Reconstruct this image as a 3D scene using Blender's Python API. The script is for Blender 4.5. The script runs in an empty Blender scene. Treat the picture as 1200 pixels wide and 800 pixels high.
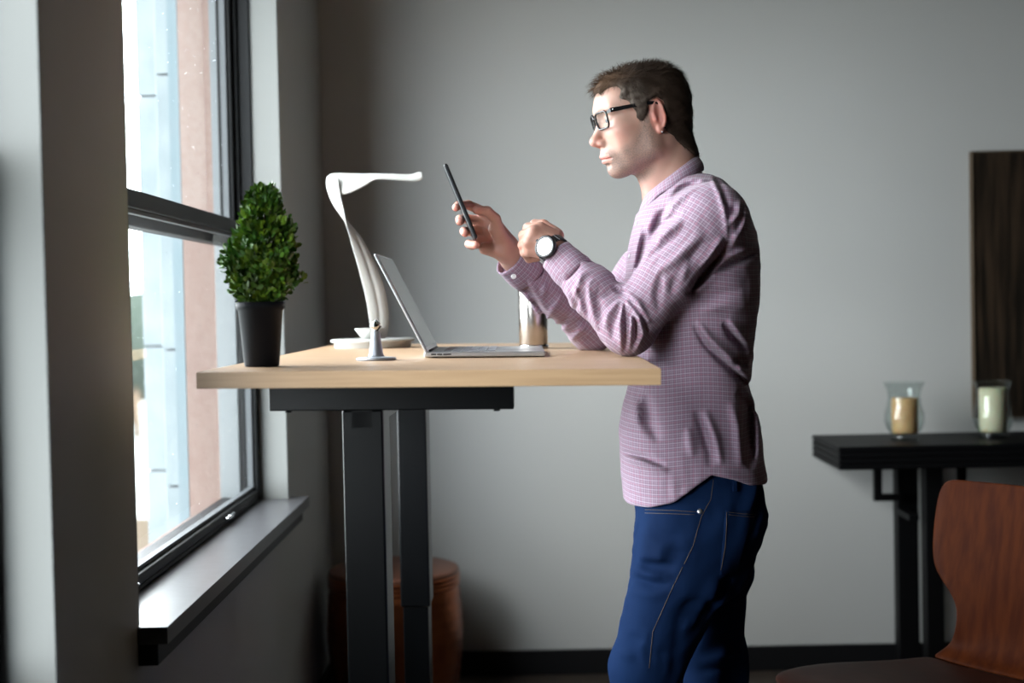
import bpy, bmesh, math, random
import numpy as np
from mathutils import Vector, Matrix
from mathutils.bvhtree import BVHTree

random.seed(7); rng = np.random.default_rng(7)
sc = bpy.context.scene
COL = sc.collection
PI = math.pi

# ------------------------------------------------------------------ camera
F = 1667.0
cam_d = bpy.data.cameras.new('camera'); cam = bpy.data.objects.new('camera', cam_d); COL.objects.link(cam)
cam_d.sensor_width = 36; cam_d.lens = F * 36 / 1200
cam_d.clip_start = .05; cam_d.clip_end = 900
CAMZ = 1.28
R = Matrix.Rotation(math.radians(.27), 3, 'Z') @ Matrix.Rotation(PI / 2 - math.radians(1.53), 3, 'X') @ Matrix.Rotation(math.radians(-1.15), 3, 'Z')
cam.matrix_world = Matrix.Translation((0, 0, CAMZ)) @ R.to_4x4()
cam_d.dof.use_dof = True; cam_d.dof.focus_distance = 2.86; cam_d.dof.aperture_fstop = 2.3
sc.camera = cam

# ------------------------------------------------------------------ sky, daylight portals, exposure
SKY = 21.5
w = bpy.data.worlds.new('sky'); sc.world = w; w.use_nodes = True
nt = w.node_tree; bg = nt.nodes['Background']; bg.inputs[1].default_value = SKY
tc = nt.nodes.new('ShaderNodeTexCoord'); nz = nt.nodes.new('ShaderNodeTexNoise'); nz.inputs['Scale'].default_value = 2.2
cr = nt.nodes.new('ShaderNodeValToRGB')
cr.color_ramp.elements[0].position = .3; cr.color_ramp.elements[0].color = (.84, .93, 1, 1)
cr.color_ramp.elements[1].position = .7; cr.color_ramp.elements[1].color = (.97, 1, 1, 1)
nt.links.new(tc.outputs['Generated'], nz.inputs['Vector']); nt.links.new(nz.outputs['Fac'], cr.inputs['Fac']); nt.links.new(cr.outputs['Color'], bg.inputs['Color'])
sc.view_settings.view_transform = 'Standard'; sc.view_settings.look = 'None'
sc.view_settings.gamma = 1; sc.view_settings.exposure = 0.0
WINS = [(2.42, 4.01), (.95, 1.992)]           # the two window openings of the left wall (y0, y1)
for i, (a, b) in enumerate(WINS):
    l = bpy.data.lights.new('window_portal', 'AREA'); l.shape = 'RECTANGLE'; l.size = 1.6; l.size_y = b - a; l.cycles.is_portal = True
    o = bpy.data.objects.new('window_portal', l); COL.objects.link(o)
    o.location = (-.87, (a + b) / 2, 1.54); o.rotation_euler = (0, -PI / 2, 0)
try:
    sc.cycles.max_bounces = 9; sc.cycles.diffuse_bounces = 5; sc.cycles.transparent_max_bounces = 14
    sc.cycles.use_denoising = True; sc.cycles.caustics_reflective = False; sc.cycles.caustics_refractive = False
    sc.cycles.sample_clamp_indirect = 8
except Exception: pass

def W(x, y, D):
    """the point at depth Y = D that stands at this place of the frame (used to measure, at its own distance)"""
    d = R @ Vector(((x - 600) / F, -(y - 400) / F, -1))
    t = D / d.y
    return Vector((d.x * t, D, CAMZ + d.z * t))
RT = np.array(R.transposed())
def proj(P):
    q = (np.asarray(P, dtype=np.float32) - np.array([0, 0, CAMZ], dtype=np.float32)) @ RT.T.astype(np.float32)
    return 600 - F * q[..., 0] / q[..., 2], 400 + F * q[..., 1] / q[..., 2]

# ------------------------------------------------------------------ materials
def mat(name, col, rough=.5, metal=0, spec=.5, noise=None, bump=None, coat=0, sheen=0, emit=None, sss=0):
    """noise = (scale, colour2, detail, stretch) ; bump = (scale, strength, stretch)"""
    m = bpy.data.materials.new(name); m.use_nodes = True
    n = m.node_tree.nodes; L = m.node_tree.links; p = n['Principled BSDF']
    p.inputs['Base Color'].default_value = (*col, 1); p.inputs['Roughness'].default_value = rough
    p.inputs['Metallic'].default_value = metal; p.inputs['Specular IOR Level'].default_value = spec
    p.inputs['Coat Weight'].default_value = coat; p.inputs['Sheen Weight'].default_value = sheen
    if sss:
        p.inputs['Subsurface Weight'].default_value = sss; p.inputs['Subsurface Radius'].default_value = (1, .35, .2); p.inputs['Subsurface Scale'].default_value = .006
    if emit:
        p.inputs['Emission Color'].default_value = (*emit[0], 1); p.inputs['Emission Strength'].default_value = emit[1]
    def tex(scale, detail, stretch):
        t = n.new('ShaderNodeTexCoord'); mp = n.new('ShaderNodeMapping'); mp.inputs['Scale'].default_value = stretch
        q = n.new('ShaderNodeTexNoise'); q.inputs['Scale'].default_value = scale; q.inputs['Detail'].default_value = detail
        L.new(t.outputs['Object'], mp.inputs['Vector']); L.new(mp.outputs['Vector'], q.inputs['Vector']); return q
    if noise:
        q = tex(noise[0], noise[2] if len(noise) > 2 else 4, noise[3] if len(noise) > 3 else (1, 1, 1))
        r = n.new('ShaderNodeValToRGB'); r.color_ramp.elements[0].position = .35; r.color_ramp.elements[1].position = .65
        r.color_ramp.elements[0].color = (*col, 1); r.color_ramp.elements[1].color = (*noise[1], 1)
        L.new(q.outputs['Fac'], r.inputs['Fac']); L.new(r.outputs['Color'], p.inputs['Base Color'])
    if bump:
        q = tex(bump[0], 3, bump[2] if len(bump) > 2 else (1, 1, 1)); b = n.new('ShaderNodeBump')
        b.inputs['Strength'].default_value = bump[1]; b.inputs['Distance'].default_value = .004
        L.new(q.outputs['Fac'], b.inputs['Height']); L.new(b.outputs['Normal'], p.inputs['Normal'])
    return m

def thin_glass(name, tint=(1, 1, 1), ior=1.5, rough=.0):
    m = bpy.data.materials.new(name); m.use_nodes = True; n = m.node_tree.nodes; L = m.node_tree.links
    n.remove(n['Principled BSDF']); out = n['Material Output']
    tr = n.new('ShaderNodeBsdfTransparent'); tr.inputs[0].default_value = (*tint, 1)
    gl = n.new('ShaderNodeBsdfGlossy'); gl.inputs['Roughness'].default_value = rough
    fr = n.new('ShaderNodeFresnel'); fr.inputs['IOR'].default_value = ior; ge = n.new('ShaderNodeNewGeometry'); mr = n.new('ShaderNodeMapRange'); mr.inputs[3].default_value = ior; mr.inputs[4].default_value = 1 / ior; L.new(ge.outputs['Backfacing'], mr.inputs[0]); L.new(mr.outputs[0], fr.inputs['IOR'])
    mx = n.new('ShaderNodeMixShader'); L.new(fr.outputs[0], mx.inputs[0]); L.new(tr.outputs[0], mx.inputs[1]); L.new(gl.outputs[0], mx.inputs[2]); L.new(mx.outputs[0], out.inputs[0])
    return m

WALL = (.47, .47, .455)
M = {}
M['wall'] = mat('wall_paint', WALL, .62, spec=.35, noise=(1.3, (.49, .49, .475), 3), bump=(260, .08))
M['wall_dark'] = mat('dark_wall_paint', (.06, .045, .033), .7)
M['ceiling'] = mat('ceiling_paint', (.24, .21, .175), .8)
M['floor'] = mat('floor_boards', (.035, .027, .022), .45, noise=(3, (.05, .037, .028), 5, (12, 1, 1)))
M['base'] = mat('baseboard_paint', (.005, .005, .006), .5, spec=.25)
M['jamb'] = mat('shaded_jamb_paint', (.135, .14, .134), .65)  # wall paint with shade put into the colour against the strong window light
M['sill'] = mat('sill_laminate', (.045, .045, .048), .3, spec=.6, noise=(40, (.055, .055, .06), 4))
M['frame'] = mat('window_frame_bronze', (.006, .0065, .007), .5, spec=.12)
M['bead'] = mat('glazing_bead', (.055, .060, .064), .5, spec=.2)
M['liner_grey'] = mat('outside_liner_grey', (.085, .095, .10), .6)
M['glass'] = thin_glass('window_glass', (.97, .985, .985))
M['drop'] = thin_glass('raindrop_water', (.93, .95, .96), 1.33)
M['outwall'] = mat('pink_render', (.150, .112, .098), .85, spec=.05, noise=(60, (.135, .095, .083), 4), bump=(120, .3))
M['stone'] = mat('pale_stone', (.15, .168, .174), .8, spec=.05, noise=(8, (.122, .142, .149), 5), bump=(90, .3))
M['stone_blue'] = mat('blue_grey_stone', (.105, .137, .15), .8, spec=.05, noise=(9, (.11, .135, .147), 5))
M['joint'] = mat('mortar', (.07, .075, .08), .9)
M['black_steel'] = mat('black_powder_coat', (.0020, .0024, .003), .33, spec=.28, bump=(900, .05))
M['oak'] = mat('pale_oak_laminate', (.44, .295, .185), .38, noise=(7, (.36, .23, .135), 6, (1.2, 14, 14)), bump=(60, .04, (1, 12, 12)))
M['oak_edge'] = mat('oak_edge_band', (.42, .275, .155), .45, noise=(6, (.35, .22, .12), 5, (1, 14, 30)))
M['console'] = mat('black_lacquer', (.003, .003, .0035), .5, spec=.12)
M['alu'] = mat('aluminium', (.56, .57, .60), .34, metal=.85)
M['alu_dark'] = mat('screen_glass', (.045, .05, .055), .12, spec=.7)
M['key'] = mat('sheen_key_plastic', (.30, .31, .34), .5)  # grazing sheen on the black keys is put into this grey
M['port'] = mat('port_black', (.02, .02, .022), .6)  # one near-black for ports, hinge, rubber feet, wicks and soles
M['white'] = mat('white_plastic', (.38, .38, .36), .35, bump=(160, .05))
M['grey_al'] = mat('satin_grey_metal', (.35, .37, .41), .35, metal=.6)
M['chrome'] = mat('chrome', (.75, .76, .78), .12, metal=1)
M['steel'] = mat('brushed_steel', (.50, .47, .44), .22, metal=1, bump=(30, .05, (1, 1, 60)))
M['pot'] = mat('charcoal_pot', (.006, .007, .010), .6, spec=.15)
M['soil'] = mat('soil', (.03, .02, .015), .9)
M['bark'] = mat('bark', (.09, .06, .035), .8)
M['copper'] = mat('hammered_copper', (.36, .11, .04), .30, metal=.9, noise=(14, (.26, .075, .03), 3))
M['copper_top'] = mat('copper_lid', (.22, .09, .055), .40, metal=.55)
M['chairwood'] = mat('walnut_ply', (.085, .018, .003), .5, spec=.08, noise=(2.5, (.05, .009, .0015), 5, (20, 20, .5)))
M['seat'] = mat('dark_brown_ply_seat', (.045, .014, .009), .5, spec=.12, noise=(4, (.035, .012, .008), 4, (9, 9, 1)))
M['candle_tan'] = mat('tan_wax', (.62, .36, .17), .5, noise=(30, (.72, .46, .22), 3), bump=(70, .6), sss=.3)
M['candle_ivory'] = mat('ivory_wax', (.70, .64, .44), .5, noise=(30, (.78, .73, .52), 3), bump=(60, .4), sss=.3)
M['jar'] = thin_glass('clear_jar_glass', (.93, .955, .95), 1.5)
M['phone'] = mat('phone_black', (.015, .016, .019), .3)
M['phone_rim'] = mat('phone_rim', (.06, .065, .07), .3, metal=.6)
M['specs'] = mat('black_acetate', (.008, .008, .009), .22)
M['lens'] = thin_glass('lens_glass', (.95, .96, .96), 1.18)
M['watch_black'] = mat('watch_black', (.010, .010, .012), .35)
M['watch_face'] = mat('glowing_watch_dial', (.9, .92, .95), .3, emit=((.93, .96, 1), 1.1))  # white dial with its own glow added
M['button'] = mat('pearl_button', (.7, .68, .7), .3)
M['eye'] = mat('eye_white', (.62, .60, .58), .2)
M['iris'] = mat('iris', (.05, .06, .07), .15)
M['shoe'] = mat('shoe_leather', (.05, .03, .02), .4)
M['stitch'] = mat('tan_stitch', (.085, .062, .042), .7)
M['rivet'] = mat('rivet_metal', (.55, .55, .56), .3, metal=.9)
M['far_leaf'] = mat('far_tree', (.024, .032, .026), .9, spec=0, noise=(.5, (.032, .040, .034), 3))
M['far_ground'] = mat('far_ground', (.22, .24, .24), .9, spec=0, noise=(.05, (.3, .3, .28), 3))
M['far_roof'] = mat('far_roof', (.050, .040, .030), .9, spec=0)
M['far_wall'] = mat('far_wall', (.5, .5, .48), .9, spec=0)

def leaf_mat():
    m = mat('boxwood_leaf', (.06, .16, .02), .42)
    n = m.node_tree.nodes; L = m.node_tree.links; p = n['Principled BSDF']
    a = n.new('ShaderNodeAttribute'); a.attribute_name = 'tint'
    L.new(a.outputs['Color'], p.inputs['Base Color']); return m
M['leaf'] = leaf_mat()

def skin_mat():
    m = mat('skin', (.55, .32, .25), .48, sss=.25, bump=(900, .12))
    n = m.node_tree.nodes; L = m.node_tree.links; p = n['Principled BSDF']
    a = n.new('ShaderNodeAttribute'); a.attribute_name = 'tint'; sp = n.new('ShaderNodeSeparateColor'); L.new(a.outputs['Color'], sp.inputs[0])
    tcn = n.new('ShaderNodeTexCoord')
    nb = n.new('ShaderNodeTexNoise'); nb.inputs['Scale'].default_value = 45; nb.inputs['Detail'].default_value = 3; L.new(tcn.outputs['Object'], nb.inputs['Vector'])
    def mix(f, a_, b_):
        x = n.new('ShaderNodeMix'); x.data_type = 'RGBA'
        if hasattr(f, 'is_linked') or not isinstance(f, (int, float)): L.new(f, x.inputs[0])
        else: x.inputs[0].default_value = f
        for s, v in ((x.inputs[6], a_), (x.inputs[7], b_)):
            if isinstance(v, tuple): s.default_value = (*v, 1)
            else: L.new(v, s)
        return x.outputs[2]
    base = mix(nb.outputs['Fac'], (.44, .262, .205), (.40, .228, .175))
    c1 = mix(sp.outputs['Green'], base, (.55, .19, .15))
    st = n.new('ShaderNodeTexNoise'); st.inputs['Scale'].default_value = 420; st.inputs['Detail'].default_value = 2; L.new(tcn.outputs['Object'], st.inputs['Vector'])
    rr = n.new('ShaderNodeMapRange'); rr.inputs[1].default_value = .38; rr.inputs[2].default_value = .62; rr.inputs[3].default_value = .55; rr.inputs[4].default_value = 1; L.new(st.outputs['Fac'], rr.inputs[0])
    mu = n.new('ShaderNodeMath'); mu.operation = 'MULTIPLY'; L.new(sp.outputs['Red'], mu.inputs[0]); L.new(rr.outputs[0], mu.inputs[1])
    c2 = mix(mu.outputs[0], c1, (.165, .115, .095))
    c3 = mix(sp.outputs['Blue'], c2, (.50, .15, .13))
    L.new(c3, p.inputs['Base Color']); return m
M['skin'] = skin_mat()

def hair_mat():
    m = mat('hair', (.05, .03, .02), .7, spec=.15)
    n = m.node_tree.nodes; L = m.node_tree.links; p = n['Principled BSDF']
    a = n.new('ShaderNodeAttribute'); a.attribute_name = 'tint'; L.new(a.outputs['Color'], p.inputs['Base Color']); return m
M['hair'] = hair_mat()

def cloth_mat(name, base, base2, lines, bump=.25, px=.0065):
    m = mat(name, base, .85, sheen=.15)
    n = m.node_tree.nodes; L = m.node_tree.links; p = n['Principled BSDF']
    uv = n.new('ShaderNodeUVMap'); s = n.new('ShaderNodeSeparateXYZ'); L.new(uv.outputs[0], s.inputs[0])
    nz = n.new('ShaderNodeTexNoise'); nz.inputs['Scale'].default_value = 90; L.new(uv.outputs[0], nz.inputs['Vector'])
    def line(comp, period, off, width):
        a = n.new('ShaderNodeMath'); a.operation = 'ADD'; a.inputs[1].default_value = off + 10; L.new(s.outputs[comp], a.inputs[0])
        d = n.new('ShaderNodeMath'); d.operation = 'DIVIDE'; d.inputs[1].default_value = period; L.new(a.outputs[0], d.inputs[0])
        f = n.new('ShaderNodeMath'); f.operation = 'FRACT'; L.new(d.outputs[0], f.inputs[0])
        g = n.new('ShaderNodeMath'); g.operation = 'LESS_THAN'; g.inputs[1].default_value = width; L.new(f.outputs[0], g.inputs[0])
        return g.outputs[0]
    def mix(f, a_, b_, k=1.0):
        x = n.new('ShaderNodeMix'); x.data_type = 'RGBA'
        q = n.new('ShaderNodeMath'); q.operation = 'MULTIPLY'; q.inputs[1].default_value = k; L.new(f, q.inputs[0]); L.new(q.outputs[0], x.inputs[0])
        for sk, v in ((x.inputs[6], a_), (x.inputs[7], b_)):
            if isinstance(v, tuple): sk.default_value = (*v, 1)
            else: L.new(v, sk)
        return x.outputs[2]
    c = mix(nz.outputs['Fac'], base, base2)
    for comp, period, off, width, colr, k in lines: c = mix(line(comp, period, off, width), c, colr, k)
    L.new(c, p.inputs['Base Color'])
    return m
LT, DK, RD = (.62, .56, .66), (.13, .06, .13), (.36, .08, .16)
M['shirt'] = cloth_mat('checked_shirt_cloth', (.335, .245, .315), (.285, .205, .27),
    [('X', .0046, 0, .32, DK, .38), ('Y', .0046, 0, .32, DK, .38), ('X', .0092, .003, .16, LT, .16), ('Y', .0092, .003, .17, LT, .30), ('X', .0184, .007, .08, RD, .35), ('Y', .0184, .007, .08, RD, .35)])

def denim_mat():
    m = mat('dark_denim', (.0040, .0120, .040), .85, spec=.04, noise=(5, (.007, .022, .072), 4, (1, 1, .5)))
    n = m.node_tree.nodes; L = m.node_tree.links; p = n['Principled BSDF']
    t = n.new('ShaderNodeTexCoord'); q = n.new('ShaderNodeTexNoise'); q.inputs['Scale'].default_value = 500
    L.new(t.outputs['Object'], q.inputs['Vector']); b = n.new('ShaderNodeBump'); b.inputs['Strength'].default_value = .3; b.inputs['Distance'].default_value = .001
    L.new(q.outputs['Fac'], b.inputs['Height']); L.new(b.outputs['Normal'], p.inputs['Normal']); return m
M['denim'] = denim_mat()

def art_mat():
    m = mat('dark_painting', (.02, .016, .012), .3, spec=.5)
    n = m.node_tree.nodes; L = m.node_tree.links; p = n['Principled BSDF']
    t = n.new('ShaderNodeTexCoord'); mp = n.new('ShaderNodeMapping'); mp.inputs['Scale'].default_value = (30, 1, 2.2); L.new(t.outputs['Object'], mp.inputs[0])
    q = n.new('ShaderNodeTexNoise'); q.inputs['Scale'].default_value = 1.5; q.inputs['Detail'].default_value = 5; L.new(mp.outputs[0], q.inputs['Vector'])
    r = n.new('ShaderNodeValToRGB'); e = r.color_ramp.elements; e[0].position = .38; e[0].color = (.010, .008, .006, 1); e[1].position = .72; e[1].color = (.05, .032, .02, 1)
    e2 = r.color_ramp.elements.new(.82); e2.color = (.075, .08, .085, 1)
    L.new(q.outputs['Fac'], r.inputs[0]); L.new(r.outputs[0], p.inputs['Base Color']); return m
M['art'] = art_mat()

# ------------------------------------------------------------------ object helpers
def tag(o, label=None, cat=None, group=None, kind=None):
    for k, v in (('label', label), ('category', cat), ('group', group), ('kind', kind)):
        if v: o[k] = v
    return o
def link(name, me, m, parent=None, smooth=False):
    o = bpy.data.objects.new(name, me); COL.objects.link(o)
    if m is not None and not me.materials: me.materials.append(M[m] if isinstance(m, str) else m)
    if smooth:
        me.polygons.foreach_set('use_smooth', [True] * len(me.polygons))
    if parent is not None:
        o.parent = parent
        mw = Matrix.Translation(parent.location) if parent.parent is None else Matrix.Identity(4)
        o.matrix_parent_inverse = mw.inverted()
    return o
def empty(name, loc, label=None, cat=None, group=None, kind=None):
    o = bpy.data.objects.new(name, None); COL.objects.link(o); o.location = loc; o.empty_display_size = .05
    return tag(o, label, cat, group, kind)
def mesh(name, V, Fc, m, parent=None, smooth=False):
    me = bpy.data.meshes.new(name); me.from_pydata([tuple(v) for v in V], [], Fc); me.validate(); me.update()
    return link(name, me, m, parent, smooth)
def frombm(name, bm, m, parent=None, smooth=False):
    bmesh.ops.recalc_face_normals(bm, faces=bm.faces)
    me = bpy.data.meshes.new(name); bm.to_mesh(me); bm.free(); return link(name, me, m, parent, smooth)
def addbox(bm, lo, hi, bev=0, mtx=None, seg=2):
    r = bmesh.ops.create_cube(bm, size=1); vs = r['verts']
    for v in vs:
        v.co = Vector([(lo[i] + hi[i]) / 2 + v.co[i] * (hi[i] - lo[i]) for i in range(3)])
    if bev:
        es = list({e for v in vs for e in v.link_edges})
        q = bmesh.ops.bevel(bm, geom=es, offset=bev, segments=seg, profile=.5, affect='EDGES'); vs = list(set(q['verts']) | {v for v in vs if v.is_valid})
    if mtx is not None:
        for v in vs: v.co = mtx @ v.co
    return vs
def box(name, lo, hi, m, parent=None, bev=0, mtx=None):
    bm = bmesh.new(); addbox(bm, lo, hi, bev, mtx); return frombm(name, bm, m, parent)
def lathe(name, prof, c, m, parent=None, n=48, sx=1, smooth=True, mtx=None, cap=True):
    V = []; Fc = []
    for r, z in prof:
        for i in range(n):
            a = 2 * PI * i / n; V.append(Vector((r * math.cos(a) * sx, r * math.sin(a), z)))
    for j in range(len(prof) - 1):
        for i in range(n):
            Fc.append((j * n + i, j * n + (i + 1) % n, (j + 1) * n + (i + 1) % n, (j + 1) * n + i))
    if cap:
        if prof[0][0] > 1e-4: Fc.append(tuple(reversed(range(n))))
        if prof[-1][0] > 1e-4: Fc.append(tuple(range((len(prof) - 1) * n, len(prof) * n)))
    for v in V:
        if mtx is not None: v.xyz = mtx @ v
        v += Vector(c)
    o = mesh(name, V, Fc, m, parent, smooth)
    if smooth:
        for f in o.data.polygons:
            if len(f.vertices) > 4: f.use_smooth = False
    return o
def tube(name, pts, rad, m, parent=None, n=10, closed=False, smooth=True):
    pts = [Vector(p) for p in pts]; N = len(pts); rad = rad if hasattr(rad, '__len__') else [rad] * N
    V = []; Fc = []; prev = None
    for i, p in enumerate(pts):
        t = ((pts[(i + 1) % N] - pts[i - 1]) if closed else (pts[min(i + 1, N - 1)] - pts[max(i - 1, 0)])).normalized()
        if prev is None: u = t.orthogonal().normalized()
        else: u = (prev - t * prev.dot(t)).normalized()
        prev = u; v = t.cross(u)
        for k in range(n):
            a = 2 * PI * k / n; V.append(p + (u * math.cos(a) + v * math.sin(a)) * rad[i])
    for i in range(N if closed else N - 1):
        for k in range(n):
            j = (i + 1) % N
            Fc.append((i * n + k, i * n + (k + 1) % n, j * n + (k + 1) % n, j * n + k))
    if not closed: Fc += [tuple(reversed(range(n))), tuple(range((N - 1) * n, N * n))]
    return mesh(name, V, Fc, m, parent, smooth)
def grid_mesh(name, G, m, parent=None, thick=0, smooth=True, closed_u=False):
    """G[i][j] grid of points; solidified by a modifier when thick"""
    ni, nj = len(G), len(G[0]); V = [p for r in G for p in r]; Fc = []
    for i in range(ni - 1):
        for j in range(nj if closed_u else nj - 1):
            k = (j + 1) % nj; Fc.append((i * nj + j, i * nj + k, (i + 1) * nj + k, (i + 1) * nj + j))
    o = mesh(name, V, Fc, m, parent, smooth)
    if thick:
        s = o.modifiers.new('s', 'SOLIDIFY'); s.thickness = thick; s.offset = 0
    return o

# ------------------------------------------------------------------ signed-distance modelling (numpy)
f32 = np.float32
class Grid:
    def __init__(s, lo, hi, h):
        s.lo = np.array(lo, f32); s.h = h; n = [int((hi[i] - lo[i]) / h) + 2 for i in range(3)]
        s.X = (lo[0] + h * np.arange(n[0], dtype=f32))[:, None, None]; s.Y = (lo[1] + h * np.arange(n[1], dtype=f32))[None, :, None]; s.Z = (lo[2] + h * np.arange(n[2], dtype=f32))[None, None, :]
        s.n = n
    def new(s): return np.full(s.n, 1, f32)
def cap(P, a, b, r1, r2, flat=None):
    X, Y, Z = P; a = np.array(a, f32); b = np.array(b, f32); d = b - a; L = float(d @ d) + 1e-12
    t = np.clip(((X - a[0]) * d[0] + (Y - a[1]) * d[1] + (Z - a[2]) * d[2]) / L, 0, 1)
    px, py, pz = X - a[0] - t * d[0], Y - a[1] - t * d[1], Z - a[2] - t * d[2]
    if flat is not None:                      # flat = (unit axis, factor>1): squashed along that axis
        ax, k = flat; q = px * ax[0] + py * ax[1] + pz * ax[2]
        return np.sqrt(px * px + py * py + pz * pz + q * q * (k * k - 1)) - (r1 + (r2 - r1) * t)
    return np.sqrt(px * px + py * py + pz * pz) - (r1 + (r2 - r1) * t)
def ell(P, c, r):
    X, Y, Z = P; x, y, z = (X - c[0]) / r[0], (Y - c[1]) / r[1], (Z - c[2]) / r[2]
    k0 = np.sqrt(x * x + y * y + z * z) + 1e-9; k1 = np.sqrt((x / r[0]) ** 2 + (y / r[1]) ** 2 + (z / r[2]) ** 2) + 1e-9
    return k0 * (k0 - 1) / k1
def smin(a, b, k):
    h = np.maximum(k - np.abs(a - b), 0) / k; return np.minimum(a, b) - h * h * k * .25
def smax(a, b, k): return -smin(-a, -b, k)
def sstep(x, a, b):
    t = np.clip((x - a) / (b - a), 0, 1); return t * t * (3 - 2 * t)
def snet(D, lo, h):
    S = D < 0
    def sh(A, i, j, k): return A[i:A.shape[0] - 1 + i, j:A.shape[1] - 1 + j, k:A.shape[2] - 1 + k]
    cnt = np.zeros([q - 1 for q in D.shape], np.uint8)
    for i in (0, 1):
        for j in (0, 1):
            for k in (0, 1): cnt += sh(S, i, j, k)
    I = np.argwhere((cnt > 0) & (cnt < 8)); idx = np.full(cnt.shape, -1, np.int32); idx[I[:, 0], I[:, 1], I[:, 2]] = np.arange(len(I))
    acc = np.zeros((len(I), 3)); num = np.zeros(len(I))
    cs = [(i, j, k) for i in (0, 1) for j in (0, 1) for k in (0, 1)]
    for a in cs:
        for ax in range(3):
            if a[ax]: continue
            b = list(a); b[ax] = 1
            fa = D[I[:, 0] + a[0], I[:, 1] + a[1], I[:, 2] + a[2]]; fb = D[I[:, 0] + b[0], I[:, 1] + b[1], I[:, 2] + b[2]]
            c = (fa < 0) != (fb < 0); t = np.where(c, fa / np.where(c, fa - fb, 1), 0)
            p = np.array(a, float)[None, :] + np.zeros((len(I), 3)); p[:, ax] += t
            acc += p * c[:, None]; num += c
    V = lo + h * (I + acc / num[:, None])
    Q = []
    for ax in range(3):
        s0 = [slice(None)] * 3; s1 = [slice(None)] * 3; s0[ax] = slice(0, -1); s1[ax] = slice(1, None)
        C = np.argwhere(S[tuple(s0)] != S[tuple(s1)]); o1, o2 = [q for q in range(3) if q != ax]
        C = C[(C[:, o1] > 0) & (C[:, o2] > 0) & (C[:, o1] < D.shape[o1] - 1) & (C[:, o2] < D.shape[o2] - 1)]
        def at(d1, d2):
            q = C.copy(); q[:, o1] -= d1; q[:, o2] -= d2; return idx[q[:, 0], q[:, 1], q[:, 2]]
        q = np.stack([at(1, 1), at(0, 1), at(0, 0), at(1, 0)], 1)
        flip = ~S[C[:, 0], C[:, 1], C[:, 2]]
        if ax == 1: flip = ~flip
        q[flip] = q[flip][:, ::-1]; Q.append(q)
    return V, np.concatenate(Q)
def relax(V, Q, it=1, lam=.5):
    for _ in range(it):
        acc = np.zeros_like(V); num = np.zeros(len(V))
        for a, b in ((0, 1), (1, 2), (2, 3), (3, 0)):
            for p, q in ((a, b), (b, a)):
                for c in range(3): acc[:, c] += np.bincount(Q[:, p], V[Q[:, q], c], len(V))
                num += np.bincount(Q[:, p], minlength=len(V))
        V = V + lam * (acc / np.maximum(num, 1)[:, None] - V)
    return V
def npmesh(name, V, Q, m, parent=None, tint=None, uv=None):
    use = np.zeros(len(V), bool); use[Q.ravel()] = True
    if not use.all(): Q = (np.cumsum(use) - 1)[Q]; V = V[use]; tint = tint[use] if tint is not None else None
    me = bpy.data.meshes.new(name); me.vertices.add(len(V)); me.vertices.foreach_set('co', np.asarray(V, f32).ravel())
    me.loops.add(len(Q) * 4); me.polygons.add(len(Q)); me.polygons.foreach_set('loop_start', np.arange(0, len(Q) * 4, 4, dtype=np.int32))
    me.loops.foreach_set('vertex_index', Q.astype(np.int32).ravel()); me.update(calc_edges=True); me.validate()
    if tint is not None:
        a = me.attributes.new('tint', 'FLOAT_COLOR', 'POINT'); a.data.foreach_set('color', np.concatenate([tint, np.ones((len(V), 1))], 1).astype(f32).ravel())
    if uv is not None:
        l = me.uv_layers.new(name='UVMap'); l.data.foreach_set('uv', uv.astype(f32).ravel())
    return link(name, me, m, parent, True)
def wob(P, s, seed, n=7):
    r = np.random.default_rng(seed); out = 0
    for _ in range(n):
        k = r.normal(size=3) * s; out = out + np.sin(P[0] * k[0] + P[1] * k[1] + P[2] * k[2] + r.uniform(0, 6.3))
    return out / math.sqrt(n)
def dist_poly(px, py, pts):
    d = None
    for (ax, ay), (bx, by) in zip(pts[:-1], pts[1:]):
        dx, dy = bx - ax, by - ay; t = np.clip(((px - ax) * dx + (py - ay) * dy) / (dx * dx + dy * dy), 0, 1)
        q = (px - ax - t * dx) ** 2 + (py - ay - t * dy) ** 2; d = q if d is None else np.minimum(d, q)
    return d                                   # squared
def fold_w(px, py, pts, w2):
    """weight of a fold line: soft across, fading out at both ends"""
    L = [math.hypot(b[0] - a[0], b[1] - a[1]) for a, b in zip(pts[:-1], pts[1:])]; tot = sum(L); best = None; frac = None; s0 = 0
    for (a, b), l in zip(zip(pts[:-1], pts[1:]), L):
        dx, dy = b[0] - a[0], b[1] - a[1]; t = np.clip(((px - a[0]) * dx + (py - a[1]) * dy) / (l * l), 0, 1); q = (px - a[0] - t * dx) ** 2 + (py - a[1] - t * dy) ** 2; f_ = (s0 + t * l) / tot
        if best is None: best, frac = q, f_
        else: frac = np.where(q < best, f_, frac); best = np.minimum(best, q)
        s0 += l
    env = np.clip(np.sin(PI * np.clip(frac, 0, 1)), 0, 1) ** .7
    return np.exp(-best / (w2 * (.6 + .6 * env)) ** 2) * env
def sdpoly(x, y, pts):
    """signed 2-D distance to a closed polygon"""
    d = np.sqrt(dist_poly(x, y, list(pts) + [pts[0]])); ins = np.zeros(np.broadcast(x, y).shape, bool); n = len(pts)
    for i in range(n):
        (ax, ay), (bx, by) = pts[i], pts[(i + 1) % n]
        c = ((ay > y) != (by > y)) & (x < (bx - ax) * (y - ay) / ((by - ay) if by != ay else 1e-9) + ax); ins ^= c
    return np.where(ins, -d, d)

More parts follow.
